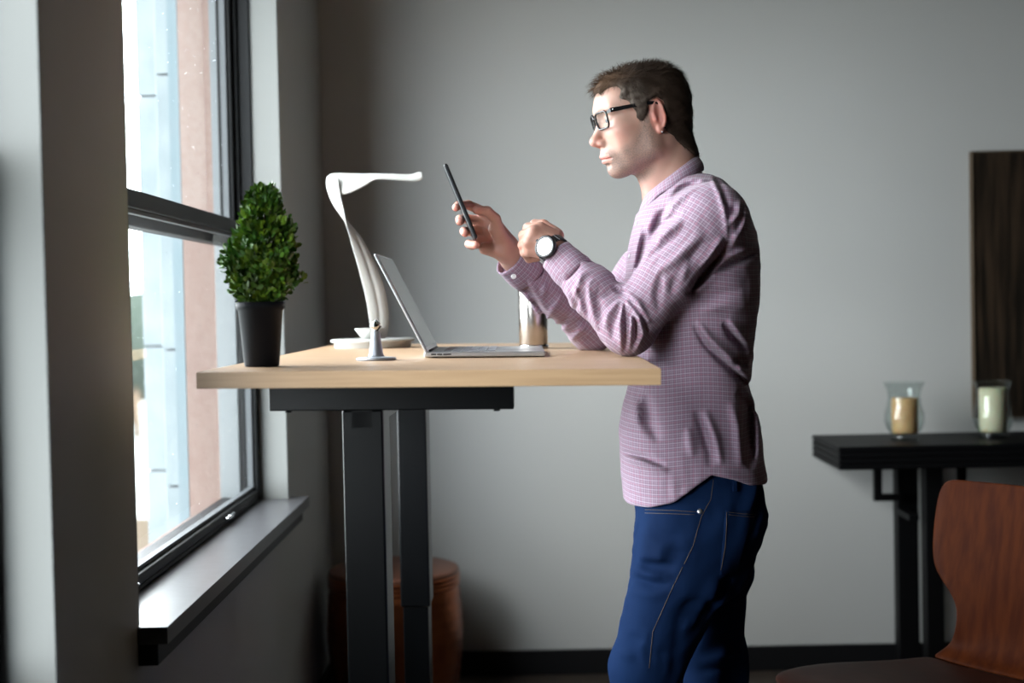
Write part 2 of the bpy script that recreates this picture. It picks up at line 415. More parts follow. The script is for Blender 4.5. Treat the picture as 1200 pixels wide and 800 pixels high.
# ================================================================== STRUCTURE
XI, XO, XE = -.660, -.84, W(218, 400, 4.03).x        # inner face, frame's outer face and outside face of the window wall
ZS, ZH = .742, 2.34                     # sill and head
YB, YF, XR, ZC = 4.88, -4.6, 7.0, 3.2  # back wall, wall behind the camera, right wall, ceiling
def wallpieces(bm, x0, x1, y0, y1, grow=0):
    w_ = sorted(WINS); y = y0
    for a, b in w_:
        a -= grow; b += grow; addbox(bm, (x0, y, 0), (x1, a, ZC)); addbox(bm, (x0, a, 0), (x1, b, ZS - .03)); addbox(bm, (x0, a, ZH), (x1, b, ZC)); y = b
    addbox(bm, (x0, y, 0), (x1, y1, ZC))
bm = bmesh.new(); wallpieces(bm, XO, XI, YF, YB + .1); wl = tag(frombm('wall_left', bm, 'wall'), kind='structure')
bm = bmesh.new()
w_ = sorted(WINS); y = YF - .1
for a, b in w_:
    addbox(bm, (XE, y, -3), (XO, a - .02, 4)); addbox(bm, (XE, a - .02, -3), (XO, b + .015, ZS - .05)); addbox(bm, (XE, a - .02, ZH + .02), (XO, b + .015, 4)); y = b + .015
addbox(bm, (XE, y, -3), (XO, YB + .2, 4))
tag(frombm('wall_outside', bm, 'outwall'), label='pink outer face of the window wall', kind='structure')
tag(box('wall_back', (XI, YB, 0), (XR + .1, YB + .1, ZC), 'wall'), kind='structure')
tag(box('wall_right', (XR, YF, 0), (XR + .1, YB, ZC), 'wall_dark'), kind='structure')
tag(box('wall_front', (XO, YF - .1, 0), (XR + .1, YF, ZC), 'wall_dark'), kind='structure')
tag(box('floor', (XO, YF - .1, -.1), (XR + .1, YB + .1, 0), 'floor'), kind='structure')
tag(box('ceiling', (XO, YF - .1, ZC), (XR + .1, YB + .1, ZC + .1), 'ceiling'), kind='structure')
tag(box('baseboard_back', (XI, YB - .016, 0), (XR, YB, .085), 'base', bev=.003), kind='structure')
tag(box('baseboard_left', (XI, YF, 0), (XI + .016, YB - .016, .085), 'base', bev=.003), kind='structure')

def make_window(i, y0, y1):
    r = empty('window_%d' % i, (XI, y0, ZS), kind='structure')
    zm = 1.498                              # meeting rail
    # jamb liners and head (painted reveal)
    bm = bmesh.new()
    for a, b in ((y0 - .001, y0 + .006), (y1 - .006, y1 + .001)): addbox(bm, (XO, a, ZS), (XI - .0005, b, ZH))
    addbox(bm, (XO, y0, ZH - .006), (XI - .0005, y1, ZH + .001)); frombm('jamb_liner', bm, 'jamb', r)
    s = bmesh.new(); addbox(s, (-.80, y0 + .0002, ZS - .030), (XI + .052, y1 - .0002, ZS - .0005))
    addbox(s, (XI + .0005, y0 - .014, ZS - .03), (XI + .052, y0 + .0002, ZS - .0005)); addbox(s, (XI + .0005, y1 - .0002, ZS - .03), (XI + .052, y1 + .042, ZS - .0005))
    frombm('sill', s, 'sill', r)
    box('apron', (XI - .001, y0 - .010, ZS - .068), (XI + .034, y1 + .034, ZS - .0305), 'base', r, .002)
    # outer frame: sides with two dark tracks, head and bottom
    bm = bmesh.new()
    for a, b, q in ((y0 + .006, y0 + .03, 1), (y1 - .03, y1 - .006, -1)):
        addbox(bm, (-.842, a, ZS), (-.770, b, ZH - .006), .002)
        c = b if q == 1 else a
        addbox(bm, (-.770, min(a, b) if q == 1 else b - .010, ZS), (-.738, a + .010 if q == 1 else max(a, b), ZH - .006), .001)
    addbox(bm, (-.842, y0 + .03, ZS), (-.738, y1 - .03, ZS + .010), .002); addbox(bm, (-.842, y0 + .03, ZH - .03), (-.738, y1 - .03, ZH - .006), .002)
    frombm('outer_frame', bm, 'frame', r)
    bm = bmesh.new(); addbox(bm, (XO - .004, y1 - .037, ZS), (-.79, y1 - .0305, ZH - .03)); addbox(bm, (XO - .004, y0 + .0305, ZS), (-.79, y0 + .037, ZH - .03)); frombm('outside_liner', bm, 'liner_grey', r)
    for nm, xa, xb, za, zb, st, rb, rt in (('lower_sash', -.777, -.737, ZS + .0105, zm + .017, .026, .021, .035), ('upper_sash', -.822, -.782, zm - .045, ZH - .031, .024, .042, .03)):
        ya, yb = y0 + (.017 if xa > -.78 else .031), y1 - (.017 if xa > -.78 else .031)
        bm = bmesh.new()
        addbox(bm, (xa, ya, za), (xb, ya + st, zb), .003); addbox(bm, (xa, yb - st, za), (xb, yb, zb), .003)
        addbox(bm, (xa, ya + st, za), (xb, yb - st, za + rb), .003); addbox(bm, (xa, ya + st, zb - rt), (xb, yb - st, zb), .003)
        f = frombm(nm, bm, 'frame', r)
        # pale glazing bead round the pane
        bm = bmesh.new(); xc = (xa + xb) / 2; e = .009
        A, B, C_, D_ = ya + st, yb - st, za + rb, zb - rt
        for lo, hi in (((A, C_), (A + e, D_)), ((B - e, C_), (B, D_)), ((A + e, C_), (B - e, C_ + e)), ((A + e, D_ - e), (B - e, D_))):
            addbox(bm, (xc - .008, lo[0], lo[1]), (xc + .008, hi[0], hi[1]), .001)
        frombm('glazing_bead', bm, 'bead', f)
        pane = mesh('pane', [(xc, A, C_), (xc, B, C_), (xc, B, D_), (xc, A, D_)], [(0, 1, 2, 3)], 'glass', f)
        if i == 1:
            bm = bmesh.new()
            for k in range(290):
                yy, zz = random.uniform(A + .02, B - .02), random.uniform(C_ + .02, D_ - .02)
                if random.random() < .35: yy = B - abs(random.gauss(0, .18)) - .03
                if yy < A + .02: continue
                q = random.uniform(.0009, .0022)
                v = bmesh.ops.create_icosphere(bm, subdivisions=1, radius=q)['verts']
                for u in v: u.co = Vector((u.co.x * .5 + xc - .002, u.co.y + yy, u.co.z * random.uniform(1, 1.2) + zz))
            tag(frombm('raindrops', bm, 'drop', f, True), kind='stuff')
        if nm == 'lower_sash':
            for yy in ((y0 + y1) / 2 + .33, y0 + .22):
                bm = bmesh.new(); addbox(bm, (-.737, yy - .032, za + .004), (-.727, yy + .032, za + .012), .002); addbox(bm, (-.731, yy - .026, za + .012), (-.722, yy + .026, za + .016), .002)
                frombm('sash_lift', bm, 'chrome', f)
    return r
for i, (a, b) in enumerate(WINS): make_window(i + 1, a, b)

# ------------------------------------------------------------------ outside: stepped stone pier beside the window, far view
pier = empty('stone_pier', (-1.05, 4.3, -3), 'pale stone-block pier on the outside of the building past the window', 'pillar')
def stones(x0, x1, ya, yb, h, z0, m, zmax=3.4):
    z = z0; box('joint_core', (x0 + .01, ya + .012, z0), (x1, yb, zmax), 'joint', pier)
    while z < zmax:
        o = box('stone', (x0, ya, z + .003), (x1, yb - .01, min(z + h, zmax) - .003), m, pier, .003); z += h
zA = W(190, 552, 4.6).z; zB = W(203, 570, 4.2).z
stones(W(168, 400, 4.62).x, W(190, 400, 4.62).x + .03, 4.62, 5.05, .405, zA - .405 * 5, 'stone')
stones(W(190, 400, 4.2).x, W(205, 400, 4.2).x + .03, 4.2, 5.05, .405, zB - .405 * 5, 'stone')
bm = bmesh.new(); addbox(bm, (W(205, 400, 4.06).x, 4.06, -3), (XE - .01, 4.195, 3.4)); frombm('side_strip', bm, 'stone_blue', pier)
tag(box('ground_outside', (-420, -60, -12.2), (-1.3, 420, -12), 'far_ground'), kind='structure')
for k, (x, y, s) in enumerate(((-46, 168, 11.5), (-55, 192, 12), (-40, 148, 10), (-66, 226, 12.5), (-30, 196, 9))):
    t = empty('far_tree', (x, y, -12), ['rounded hazy tree nearest the pier in the distant view', 'tall hazy tree at the horizon far outside the window', 'low hazy tree in the distance below the horizon', 'farthest hazy tree on the skyline outside', 'hazy tree between the others on the skyline outside'][k], 'tree', 'trees in the far view')
    bm = bmesh.new()
    for q in range(7):
        v = bmesh.ops.create_icosphere(bm, subdivisions=2, radius=s * random.uniform(.28, .45))['verts']; c = Vector((x + random.uniform(-.5, .5) * s, y + random.uniform(-.3, .3) * s, -12 + s * random.uniform(.6, 1.0)))
        for u in v: u.co = u.co * random.uniform(.88, 1.08) + c
    frombm('crown', bm, 'far_leaf', t, True); tube('trunk', [(x, y, -12.1), (x, y, -12 + s * .8)], s * .05, 'bark', t, 6)
ro = empty('far_building', (-9.5, 30, -12), 'low building with an orange-tan roof far below the window', 'building')
box('walls', (-17, 27, -12), (-7.2, 44.1, -5.6), 'far_wall', ro); box('roof', (-17.3, 26.6, -5.6), (-6.9, 44.5, -5.2), 'far_roof', ro)

# ================================================================== DESK
DY0, DZ = 2.315, CAMZ - .106
dA = W(229, 434, DY0); dB = W(775, 432.5, DY0 - .012)
DW = (dB - dA).length; TILT = math.radians(.62); DCX = (dA.x + dB.x) / 2
def DT(x): return DZ - math.tan(TILT) * (x - DCX)          # the top leans a little to the right
deskM = Matrix.Translation((DCX, DY0, DZ)) @ Matrix.Rotation(math.radians(-.9), 4, 'Z') @ Matrix.Rotation(TILT, 4, 'Y') @ Matrix.Translation((-DW / 2, 0, -DZ))
deskL = Matrix.Translation((DCX, DY0, 0)) @ Matrix.Rotation(math.radians(-.9), 4, 'Z') @ Matrix.Translation((-DW / 2, 0, 0))
DL = 1.53; TH = .0275
desk = empty('standing_desk', (dA.x + DW / 2, DY0 + DL / 2, 0), 'height-adjustable standing desk with a pale wood top on black steel legs', 'desk')
box('desktop', (0, .0015, DZ - TH), (DW, DL, DZ), 'oak', desk, .0012, deskM)
box('edge_band', (0, -.0005, DZ - TH + .0005), (DW, .0014, DZ - .0004), 'oak_edge', desk, .0004, deskM)
sx0, sx1 = (W(314, 470, 2.47).x - dA.x), (W(601, 470, 2.47).x - dA.x)
zb = DZ - TH - .0005
for yy in (.15, 1.32):
    o = box('side_bracket', (sx0, yy, zb - .048), (sx1, yy + .055, zb), 'black_steel', desk, .002, deskM)
    if yy < 1:
        for xx in (sx0 + .03, sx1 - .03): lathe('foot_screw', [(.0, -.004), (.006, -.004), (.006, 0)], deskM @ Vector((xx, yy + .02, zb - .048)), 'black_steel', o, 12)
lx = W(427, 600, 2.54).x - dA.x
for yy, xa in ((.20, lx), (1.20, lx - .006)):
    leg = box('leg', (xa - .0365, yy, .53), (xa + .0365, yy + .11, zb - .049), 'black_steel', desk, .004, deskL)
    box('lower_tube', (xa - .0315, yy + .005, .03), (xa + .0315, yy + .105, .531), 'black_steel', leg, .004, deskL)
    box('foot', (xa - .30, yy - .01, 0), (xa + .36, yy + .115, .03), 'black_steel', desk, .006, deskL)
box('crossbeam', (lx - .02, .20, zb - .085), (lx + .02, 1.30, zb - .050), 'black_steel', desk, .002, deskM)

# ------------------------------------------------------------------ plant
pc = W(307, 430, 2.52); pc = Vector((pc.x, 2.52, DT(pc.x)))
pl = empty('potted_plant', pc, 'small cone-shaped green boxwood in a tall charcoal pot on the desk', 'plant')
k = 2.52 / F
lathe('pot', [(0, 0), (19.5 * k, 0), (20.5 * k, .004), (26 * k, 66 * k), (28.5 * k, 67 * k), (28.5 * k, 75 * k), (25.5 * k, 76 * k), (24.5 * k, 68 * k), (0, 66 * k)], pc, 'pot', pl, 48)
lathe('soil', [(0, 0), (24 * k, 0), (22 * k, .003), (0, .006)], pc + Vector((0, 0, 68 * k)), 'soil', pl, 24)
st = bmesh.new()
V = []; Fc = []; T = []
prof = [(0, .028), (.018, .044), (.04, .062), (.065, .064), (.10, .054), (.135, .042), (.165, .030), (.19, .016), (.205, .004)]
def prad(z): return .91 * float(np.interp(z, [p[0] for p in prof], [p[1] for p in prof]))
z0 = pc.z + 74 * k
sprigs = []
for s in range(640):
    z = random.uniform(0, .196) ** 1.0; r = prad(z) * (.45 + .55 * math.sqrt(random.random())) * random.choice((1, 1, 1.08, .92)); a = random.uniform(0, 2 * PI)
    lump = 1 + .13 * math.sin(a * 3 + z * 60) + .1 * math.sin(a * 5 - z * 90)
    sprigs.append(Vector((r * lump * math.cos(a), r * lump * math.sin(a), z)))
lean = Vector((.012, 0, 0))
for s in sprigs:
    c = pc + Vector((s.x, s.y, 0)) + lean * (s.z / .2) + Vector((0, 0, z0 - pc.z + s.z)); out = Vector((s.x, s.y, .035)).normalized()
    shade = random.uniform(.55, 1.5); yel = random.random() ** 2
    for q in range(9):
        d = (out + Vector([random.gauss(0, .75) for _ in range(3)])).normalized(); d = (d + Vector((0, 0, .3))).normalized(); L_ = random.uniform(.009, .016); wd = L_ * .3
        u = d.orthogonal().normalized(); u = Matrix.Rotation(random.uniform(0, 6.3), 3, d) @ u; nrm = d.cross(u)
        b = len(V); base = c + d * .002 + Vector([random.gauss(0, .0035) for _ in range(3)])
        V += [base, base + d * L_ * .35 + u * wd + nrm * wd * .35, base + d * L_ * .8 + u * wd * .75 + nrm * wd * .3, base + d * L_, base + d * L_ * .8 - u * wd * .75 + nrm * wd * .3, base + d * L_ * .35 - u * wd + nrm * wd * .35, base + d * L_ * .5]
        Fc += [(b, b + 1, b + 6), (b + 1, b + 2, b + 6), (b + 2, b + 3, b + 6), (b + 3, b + 4, b + 6), (b + 4, b + 5, b + 6), (b + 5, b, b + 6)]
        sh = shade * random.uniform(.8, 1.2); T += [((.045 + .12 * yel) * sh, (.135 + .13 * yel) * sh, .016 * sh)] * 7
o = mesh('foliage', V, Fc, 'leaf', pl, True); o['kind'] = 'stuff'
at = o.data.attributes.new('tint', 'FLOAT_COLOR', 'POINT'); at.data.foreach_set('color', [c for t in T for c in (*t, 1)])
tube('stem', [pc + Vector((0, 0, 66 * k)), pc + lean * .5 + Vector((0, 0, 66 * k + .1)), pc + lean + Vector((0, 0, 66 * k + .17))], [.004, .003, .0015], 'bark', pl, 6)

# ------------------------------------------------------------------ lamp
LD = 3.57
lc = W(437, 409, LD); lc = Vector((lc.x, LD, DT(lc.x)))
lamp = empty('desk_lamp', lc, 'white twisting ribbon desk lamp on a round white base', 'lamp')
q = LD / F
lathe('base', [(0, 0), (44 * q, 0), (45 * q, .002), (45 * q, .013), (49 * q, .016), (49 * q, .0205), (47 * q, .0225), (0, .0225)], lc, 'white', lamp, 64)
edges = [  # left (x,y,dD) right (x,y,dD)
    ((436, 397, -.006), (452, 397, .012)), ((434, 387, -.010), (455, 387, .014)), ((432.5, 372, -.012), (456.5, 370, .014)), ((428.6, 348, -.013), (453.5, 347, .014)),
    ((424, 330, -.014), (448.5, 330, .015)), ((420, 314, -.015), (441.5, 314, .016)), ((413, 290, -.018), (430, 287, .020)), ((408.5, 273, -.021), (418, 272, .022)), ((404.5, 258, -.024), (406.5, 259, .023)),
    ((403, 246, -.024), (395, 246, .020)), ((400.5, 236, -.023), (388.5, 236, .018)), ((398.5, 226, -.022), (384.2, 225, .014)), ((397, 215, -.02), (382, 213, .012)), ((396, 207, -.014), (384, 206, .012))]
G = []
for (a, b) in edges:
    A, B = W(a[0], a[1], LD + a[2]), W(b[0], b[1], LD + b[2]); nrm = (B - A).cross(Vector((0, 0, 1))); nrm = nrm.normalized() if nrm.length > 1e-6 else Vector((0, 1, 0))
    if nrm.y > 0: nrm = -nrm
    row = []
    for t in (0, .12, .3, .42, .5, .58, .7, .88, 1):
        bulge = .006 * math.sin(PI * t) - .0045 * math.exp(-((t - .5) / .09) ** 2); row.append(A.lerp(B, t) + nrm * bulge)
    G.append(row)
o = grid_mesh('ribbon_stem', G, 'white', lamp, .0035); ss = o.modifiers.new('u', 'SUBSURF'); ss.levels = ss.render_levels = 2
edges2 = [((384, 206, .012), (397.5, 228, -.012)), ((388, 202.8, .014), (402, 228.2, -.016)), ((396, 202.6, .014), (411, 226, -.018)), ((408, 203, .012), (420, 221.5, -.018)), ((420, 203.6, .010), (430, 216, -.018)), ((432, 204, .004), (438, 210.5, -.02)), ((442, 203.8, -.004), (444, 209.5, -.022)),
          ((460, 204, -.006), (460, 210.5, -.024)), ((478, 204.8, -.006), (478, 211.8, -.024)), ((484, 204.5, -.006), (485, 212.3, -.024)), ((489, 202, -.008), (491, 212, -.022)), ((495, 202, -.010), (496, 209, -.02))]
G = []
for a, b in edges2:
    A, B = W(a[0], a[1], LD + a[2]), W(b[0], b[1], LD + b[2]); G.append([A.lerp(B, t) + Vector((0, -.004 * math.sin(PI * t), .002 * math.sin(3 * PI * t))) for t in (0, .2, .4, .6, .8, 1)])
o = grid_mesh('lamp_head', G, 'white', lamp, .0040); ss = o.modifiers.new('u', 'SUBSURF'); ss.levels = ss.render_levels = 2
# cup-shaped socket at the ribbon's foot
sc_ = W(432, 397, LD)
lathe('stem_socket', [(0, 0), (8 * q, 0), (11 * q, .009), (16.5 * q, .026), (15 * q, .0265), (9 * q, .010), (0, .008)], (sc_.x + .003, LD - .008, lc.z + .0222), 'white', lamp, 32, sx=1.05)

# ------------------------------------------------------------------ little stand
sd = 2.75; c = W(441, 422, sd); c = Vector((c.x, sd, DT(c.x))); u = sd / F
stand = empty('phone_stand', c, 'small satin grey metal stand with a conical post and round foot beside the laptop', 'stand')
lathe('foot', [(0, 0), (22.5 * u, 0), (23.5 * u, .002), (23 * u, .0055), (12 * u, .0075), (0, .008)], c, 'grey_al', stand, 48)
lathe('post', [(10 * u, .007), (8.5 * u, .012), (5.2 * u, .05), (4.6 * u, .060), (0, .061)], c, 'grey_al', stand, 32)
bm = bmesh.new(); mt = Matrix.Translation(c + Vector((.001, 0, .066))) @ Matrix.Rotation(math.radians(38), 4, 'Y')
addbox(bm, (-.0095, -.013, -.0080), (.0065, .013, .0080), .004, mt); frombm('tilting_head', bm, 'chrome', stand, True)
box('face_pad', (.0066, -.0105, -.0062), (.0085, .0105, .0062), 'port', stand, .0008, mt)
box('top_clip', (-.0085, -.008, .0078), (.004, .008, .0105), 'chrome', stand, .001, mt)

# ------------------------------------------------------------------ laptop
ln = W(497, 418, 2.83); lf = W(639, 417, 2.83)
LX0, LX1, LY0, LY1 = ln.x, lf.x, 2.83, 3.185
DZ0 = DZ; DZ = DT(LX0) + .0006; LAPM = Matrix.Translation((LX0, 0, DZ)) @ Matrix.Rotation(TILT, 4, 'Y') @ Matrix.Translation((-LX0, 0, -DZ))
lap = empty('laptop', ((LX0 + LX1) / 2, (LY0 + LY1) / 2, DZ), 'slim silver laptop open on the desk with its screen leaning back', 'laptop')
lb = box('base', (LX0, LY0, DZ + .0015), (LX1, LY1, DZ + .0115), 'alu', lap, .0022, LAPM)
box('keyboard_well', (LX0 + .035, LY0 + .03, DZ + .0113), (LX0 + .145, LY1 - .03, DZ + .0119), 'alu', lb, 0, LAPM)
bm = bmesh.new()
for r_ in range(6):
    nk = 14 if r_ < 4 else 12 - 2 * (r_ == 5)
    for c_ in range(nk):
        ww = (LY1 - LY0 - .064) / nk; y_ = LY0 + .032 + c_ * ww; x_ = LX0 + .037 + r_ * .0178
        addbox(bm, (x_, y_ + .001, DZ + .0118), (x_ + .0158, y_ + ww - .001, DZ + .0131), .0004, LAPM, seg=1)
tag(frombm('keys', bm, 'key', lb), kind='stuff')
box('trackpad', (LX0 + .155, LY0 + .12, DZ + .0113), (LX0 + .232, LY1 - .12, DZ + .0119), 'alu', lb, .0002, LAPM)
for a, b in ((.014, .024), (.026, .036), (.038, .054)): box('port', (LX0 + a, LY0 - .0003, DZ + .0055), (LX0 + b, LY0 + .004, DZ + .0085), 'port', lb, 0, LAPM)
for xx in (LX0 + .02, LX1 - .02):
    for yy in (LY0 + .02, LY1 - .02): lathe('rubber_foot', [(0, 0), (.006, 0), (.006, .002), (0, .002)], LAPM @ Vector((xx, yy, DZ)), 'port', lb, 12)
tp = W(440, 297, 2.83); hx, hz = LX0 + .007, DZ + .010
dv = Vector((tp.x - hx, 0, tp.z - hz)); Ls = dv.length; ang = math.atan2(dv.x, dv.z)
mt = Matrix.Translation((hx, 0, hz)) @ Matrix.Rotation(ang, 4, 'Y')
lid = box('screen_lid', (-.0045, LY0 + .001, .0), (.0015, LY1 - .001, Ls), 'alu', lap, .002, mt)
box('display', (.00151, LY0 + .005, .012), (.0022, LY1 - .005, Ls - .005), 'alu_dark', lid, .0003, mt)
tube('hinge', [(hx, LY0 + .04, hz), (hx, LY1 - .04, hz)], .0045, 'port', lap, 12)

DZ = DZ0
# ------------------------------------------------------------------ tumbler
td = 3.38; c = W(625.5, 407, td); c = Vector((c.x, td, DT(c.x))); u = td / F
tb = empty('steel_tumbler', c, 'tall brushed steel tumbler standing behind the laptop on the desk', 'cup')
lathe('cup_body', [(0, 0), (15 * u, 0), (16.6 * u, .003), (17.2 * u, .135), (16.6 * u, .137), (15.8 * u, .135), (15 * u, .01), (0, .008)], c, 'steel', tb, 48)
lathe('base_ring', [(16.8 * u, .0), (17.6 * u, .001), (17.6 * u, .008), (16.8 * u, .009)], c, 'chrome', tb, 48, cap=False)
lathe('lid', [(0, .152), (10 * u, .152), (14 * u, .150), (17.4 * u, .145), (17.6 * u, .1365), (0, .1366)], c, 'port', tb, 48)

# ================================================================== COPPER STOOL
c = Vector((W(461, 660, 4.5).x, 4.52, 0)); HT = .447
stl = empty('copper_drum_stool', c, 'hammered copper drum stool with ribbed rim standing against the back wall', 'stool')
bm_prof = [(0, .0), (.185, 0), (.19, .01), (.20, .06), (.212, .16), (.217, .24), (.214, .32), (.209, .375), (.2055, .388)]
V = []; Fc = []; n = 110; rows = 46
zs = np.linspace(0, .388, rows); rs = np.interp(zs, [p[1] for p in bm_prof[1:]], [p[0] for p in bm_prof[1:]])
for j in range(rows):
    for i in range(n):
        a = 2 * PI * (i + .5 * (j // 3 % 2) * 0) / n; d = .0022 * abs(math.sin(a * 22 + (PI / 2) * ((j // 4) % 2))) * abs(math.sin(PI * j / 4)) if 0 < j < rows - 1 else 0
        V.append(c + Vector(((rs[j] - .002 + d) * math.cos(a), (rs[j] - .002 + d) * math.sin(a), zs[j])))
for j in range(rows - 1):
    for i in range(n): Fc.append((j * n + i, j * n + (i + 1) % n, (j + 1) * n + (i + 1) % n, (j + 1) * n + i))
Fc.append(tuple(reversed(range(n)))); mesh('drum_body', V, Fc, 'copper', stl, True)
for zz in (.388, .402, .416): lathe('rim_band', [(.204, zz), (.2085, zz + .002), (.2105, zz + .0065), (.2085, zz + .011), (.204, zz + .013)], c, 'copper', stl, 64, cap=False)
lathe('top', [(.203, .386), (.206, .4285), (.208, .436), (.2045, HT - .003), (.198, HT), (0, HT + .003)], c, 'copper_top', stl, 64, cap=False)

# ================================================================== CONSOLE TABLE, PAINTING, CANDLES
CY0, CZ = 4.47, CAMZ - .472
cx = W(983, 520, CY0).x; CX1 = cx + 1.25
con = empty('console_table', (cx + .6, 4.66, 0), 'black console table with layered grooved top against the back wall', 'table')
for j in range(4):
    e = 0 if j % 2 == 0 else 0
    zt = CZ - j * .019; b = box('top_board', (cx + e, CY0 + e, zt - .0165), (CX1 - e, YB - .003, zt), 'console', con, .003)
    if j < 3: box('groove_strip', (cx + .006, CY0 + .006, zt - .0190), (CX1 - .006, YB - .004, zt - .0164), 'console', b)
zu = CZ - .0735
def cbox(name, x0p, x1p, y0, y1, z0, z1, par=con):
    xa, xb = W(x0p, 650, y0).x, W(x1p, 650, y0).x; return box(name, (xa, y0, z0), (xb, y1, z1), 'console', par, .002)
for off in (0, .98):
    for x0p, x1p, ya, yb in ((1053, 1077, 4.74, 4.80), (1086, 1106, 4.54, 4.60)):
        xa, xb = W(x0p, 650, ya).x, W(x1p, 650, ya).x
        if off: xa, xb = cx + 1.25 - (xb - cx), cx + 1.25 - (xa - cx)
        box('leg', (xa, ya, 0), (xb, yb, zu), 'console', con, .002)
    xa, xb = W(1066, 650, 4.6).x, W(1078, 650, 4.6).x
    if off: xa, xb = cx + 1.25 - (xb - cx), cx + 1.25 - (xa - cx)
    box('side_rail', (xa, 4.60, zu - .185), (xb, 4.74, zu - .165), 'console', con, .002)
    a0, a1 = W(1025, 570, 4.66).x, W(1034, 570, 4.66).x; a2 = W(1056, 570, 4.66).x
    if off: a0, a1, a2 = [cx + 1.25 - (v - cx) for v in (a1, a0, a2)]
    b = box('bracket', (min(a0, a1), 4.66, zu - .125), (max(a0, a1), 4.685, zu), 'console', con, .002)
    box('bracket_arm', (min(a1, a2, a0), 4.661, zu - .128), (max(a2, a1, a0), 4.684, zu - .105), 'console', b, .002)
cbox('hanging_strut', 1124, 1134, 4.66, 4.685, zu - .17, zu)

px0 = W(1140, 300, 4.85).x
pa = empty('painting', (px0 + .5, YB - .012, 1.2), 'large dark abstract painting hung above the console table', 'picture')
zt, zb_ = W(1141, 177, 4.85).z, W(1141, 490, 4.85).z
box('canvas', (px0 + .004, YB - .024, zb_ + .004), (px0 + 1.1, YB - .001, zt - .004), 'art', pa)
bm = bmesh.new(); XW = px0 + 1.104
addbox(bm, (px0, YB - .03, zb_), (px0 + .0045, YB - .0005, zt)); addbox(bm, (XW - .0045, YB - .03, zb_), (XW, YB - .0005, zt)); addbox(bm, (px0 + .0045, YB - .03, zb_), (XW - .0045, YB - .0005, zb_ + .0045)); addbox(bm, (px0 + .0045, YB - .03, zt - .0045), (XW - .0045, YB - .0005, zt))
frombm('frame', bm, 'bark', pa)
box('lower_panel', (px0 + .005, YB - .0255, zb_ + .005), (px0 + 1.099, YB - .0241, W(1160, 333, 4.85).z), 'art', pa)

def candle(px, pyb, D, m, hc, wc, label, lean=0):
    c = W(px, pyb, D); u = D / F; c = Vector((c.x, D, CZ))
    r = empty('candle_jar', c, label, 'candle', 'hurricane candle jars on the console table')
    p_ = [(0, 0), (16, 0), (17, 1.5), (15, 5), (15.5, 7), (20, 13), (23, 21), (22.5, 31), (19.5, 42), (18.3, 50), (19.5, 58), (23, 66), (23.6, 67.5), (22.6, 67.2), (18.8, 58.5), (17.5, 50), (18.7, 42), (21.7, 31), (22.2, 21), (19.2, 13), (14, 7.6), (0, 7)]
    lathe('glass_jar', [(a * u, b * u) for a, b in p_], c, 'jar', r, 48)
    cn = lathe('pillar_candle', [(0, 8 * u), (wc * u * .97, 8 * u), (wc * u, 9 * u), (wc * u * 1.02, (8 + hc) * u), (wc * u * .9, (9 + hc) * u), (wc * u * .5, (7 + hc) * u), (0, (6.5 + hc) * u)], c + Vector((lean, 0, 0)), m, r, 40)
    tube('wick', [c + Vector((lean, 0, (6 + hc) * u)), c + Vector((lean + .001, 0, (12 + hc) * u))], .0009, 'port', cn, 6)
candle(1060, 513, 4.66, 'candle_tan', 40, 15, 'hurricane glass jar with a short tan candle, left one on the console', .002)
candle(1164, 511, 4.66, 'candle_ivory', 50, 15.5, 'hurricane glass jar with a tall ivory candle, right one in front of the painting')

# ================================================================== PLYWOOD CHAIR
fw = Vector((-.82, -.57, 0)).normalized(); sd_ = Vector((fw.y, -fw.x, 0)) * -1      # sd_ points to the nearer side
org = Vector((1.040, 3.085, 0))                                     # back end of the seat
chair = empty('plywood_chair', Vector((org.x, org.y, 0)) + fw * .2, 'reddish walnut plywood chair with a flared back in the right foreground', 'chair')
path = [(.490, .458), (.475, .470), (.43, .477), (.31, .472), (.18, .457), (.08, .450), (.03, .456), (.0, .480), (-.016, .52), (-.024, .575), (-.030, .612), (-.037, .652), (-.050, .71), (-.068, .80), (-.078, .845), (-.081, .856)]
wid = [.18, .225, .238, .238, .222, .20, .172, .140, .124, .120, .150, .200, .213, .214, .205, .180]
def shellgrid(i0, i1):
    G = []
    for i in range(i0, i1):
        f_, z_ = path[i]; row = []
        for k2 in range(13):
            t = (k2 / 6 - 1); bend = .018 * t * t * (1 if i > 7 else .5)
            p = org + fw * f_ + sd_ * (wid[i] * t) + Vector((0, 0, z_))
            p += (fw * bend if i > 7 else Vector((0, 0, bend * .6))); row.append(p)
        G.append(row)
    return G
for nm, i0, i1, m_ in (('backrest', 6, 16, 'chairwood'), ('seat', 0, 7, 'seat')):
    o = grid_mesh(nm, shellgrid(i0, i1), m_, chair, .011); s_ = o.modifiers.new('u', 'SUBSURF'); s_.levels = s_.render_levels = 2
for a, b in ((.36, .15), (.36, -.15), (.05, .14), (.05, -.14)):
    t0 = org + fw * a + sd_ * b * .5 + Vector((0, 0, .438)); t1 = org + fw * a + sd_ * b * .9 + Vector((0, 0, .425)); t2 = org + fw * (a + (.03 if a > .2 else -.05)) + sd_ * b * 1.35 + Vector((0, 0, .006))
    tube('leg', [t0, t1, t1.lerp(t2, .05), t2], .009, 'chrome', chair, 12)

# ================================================================== THE MAN
Wt = lambda x, y, D: np.array(W(x, y, D))
man = empty('person', (.35, 3.0, 0), 'man in glasses, checked shirt and dark jeans leaning on the desk holding a phone', 'person')

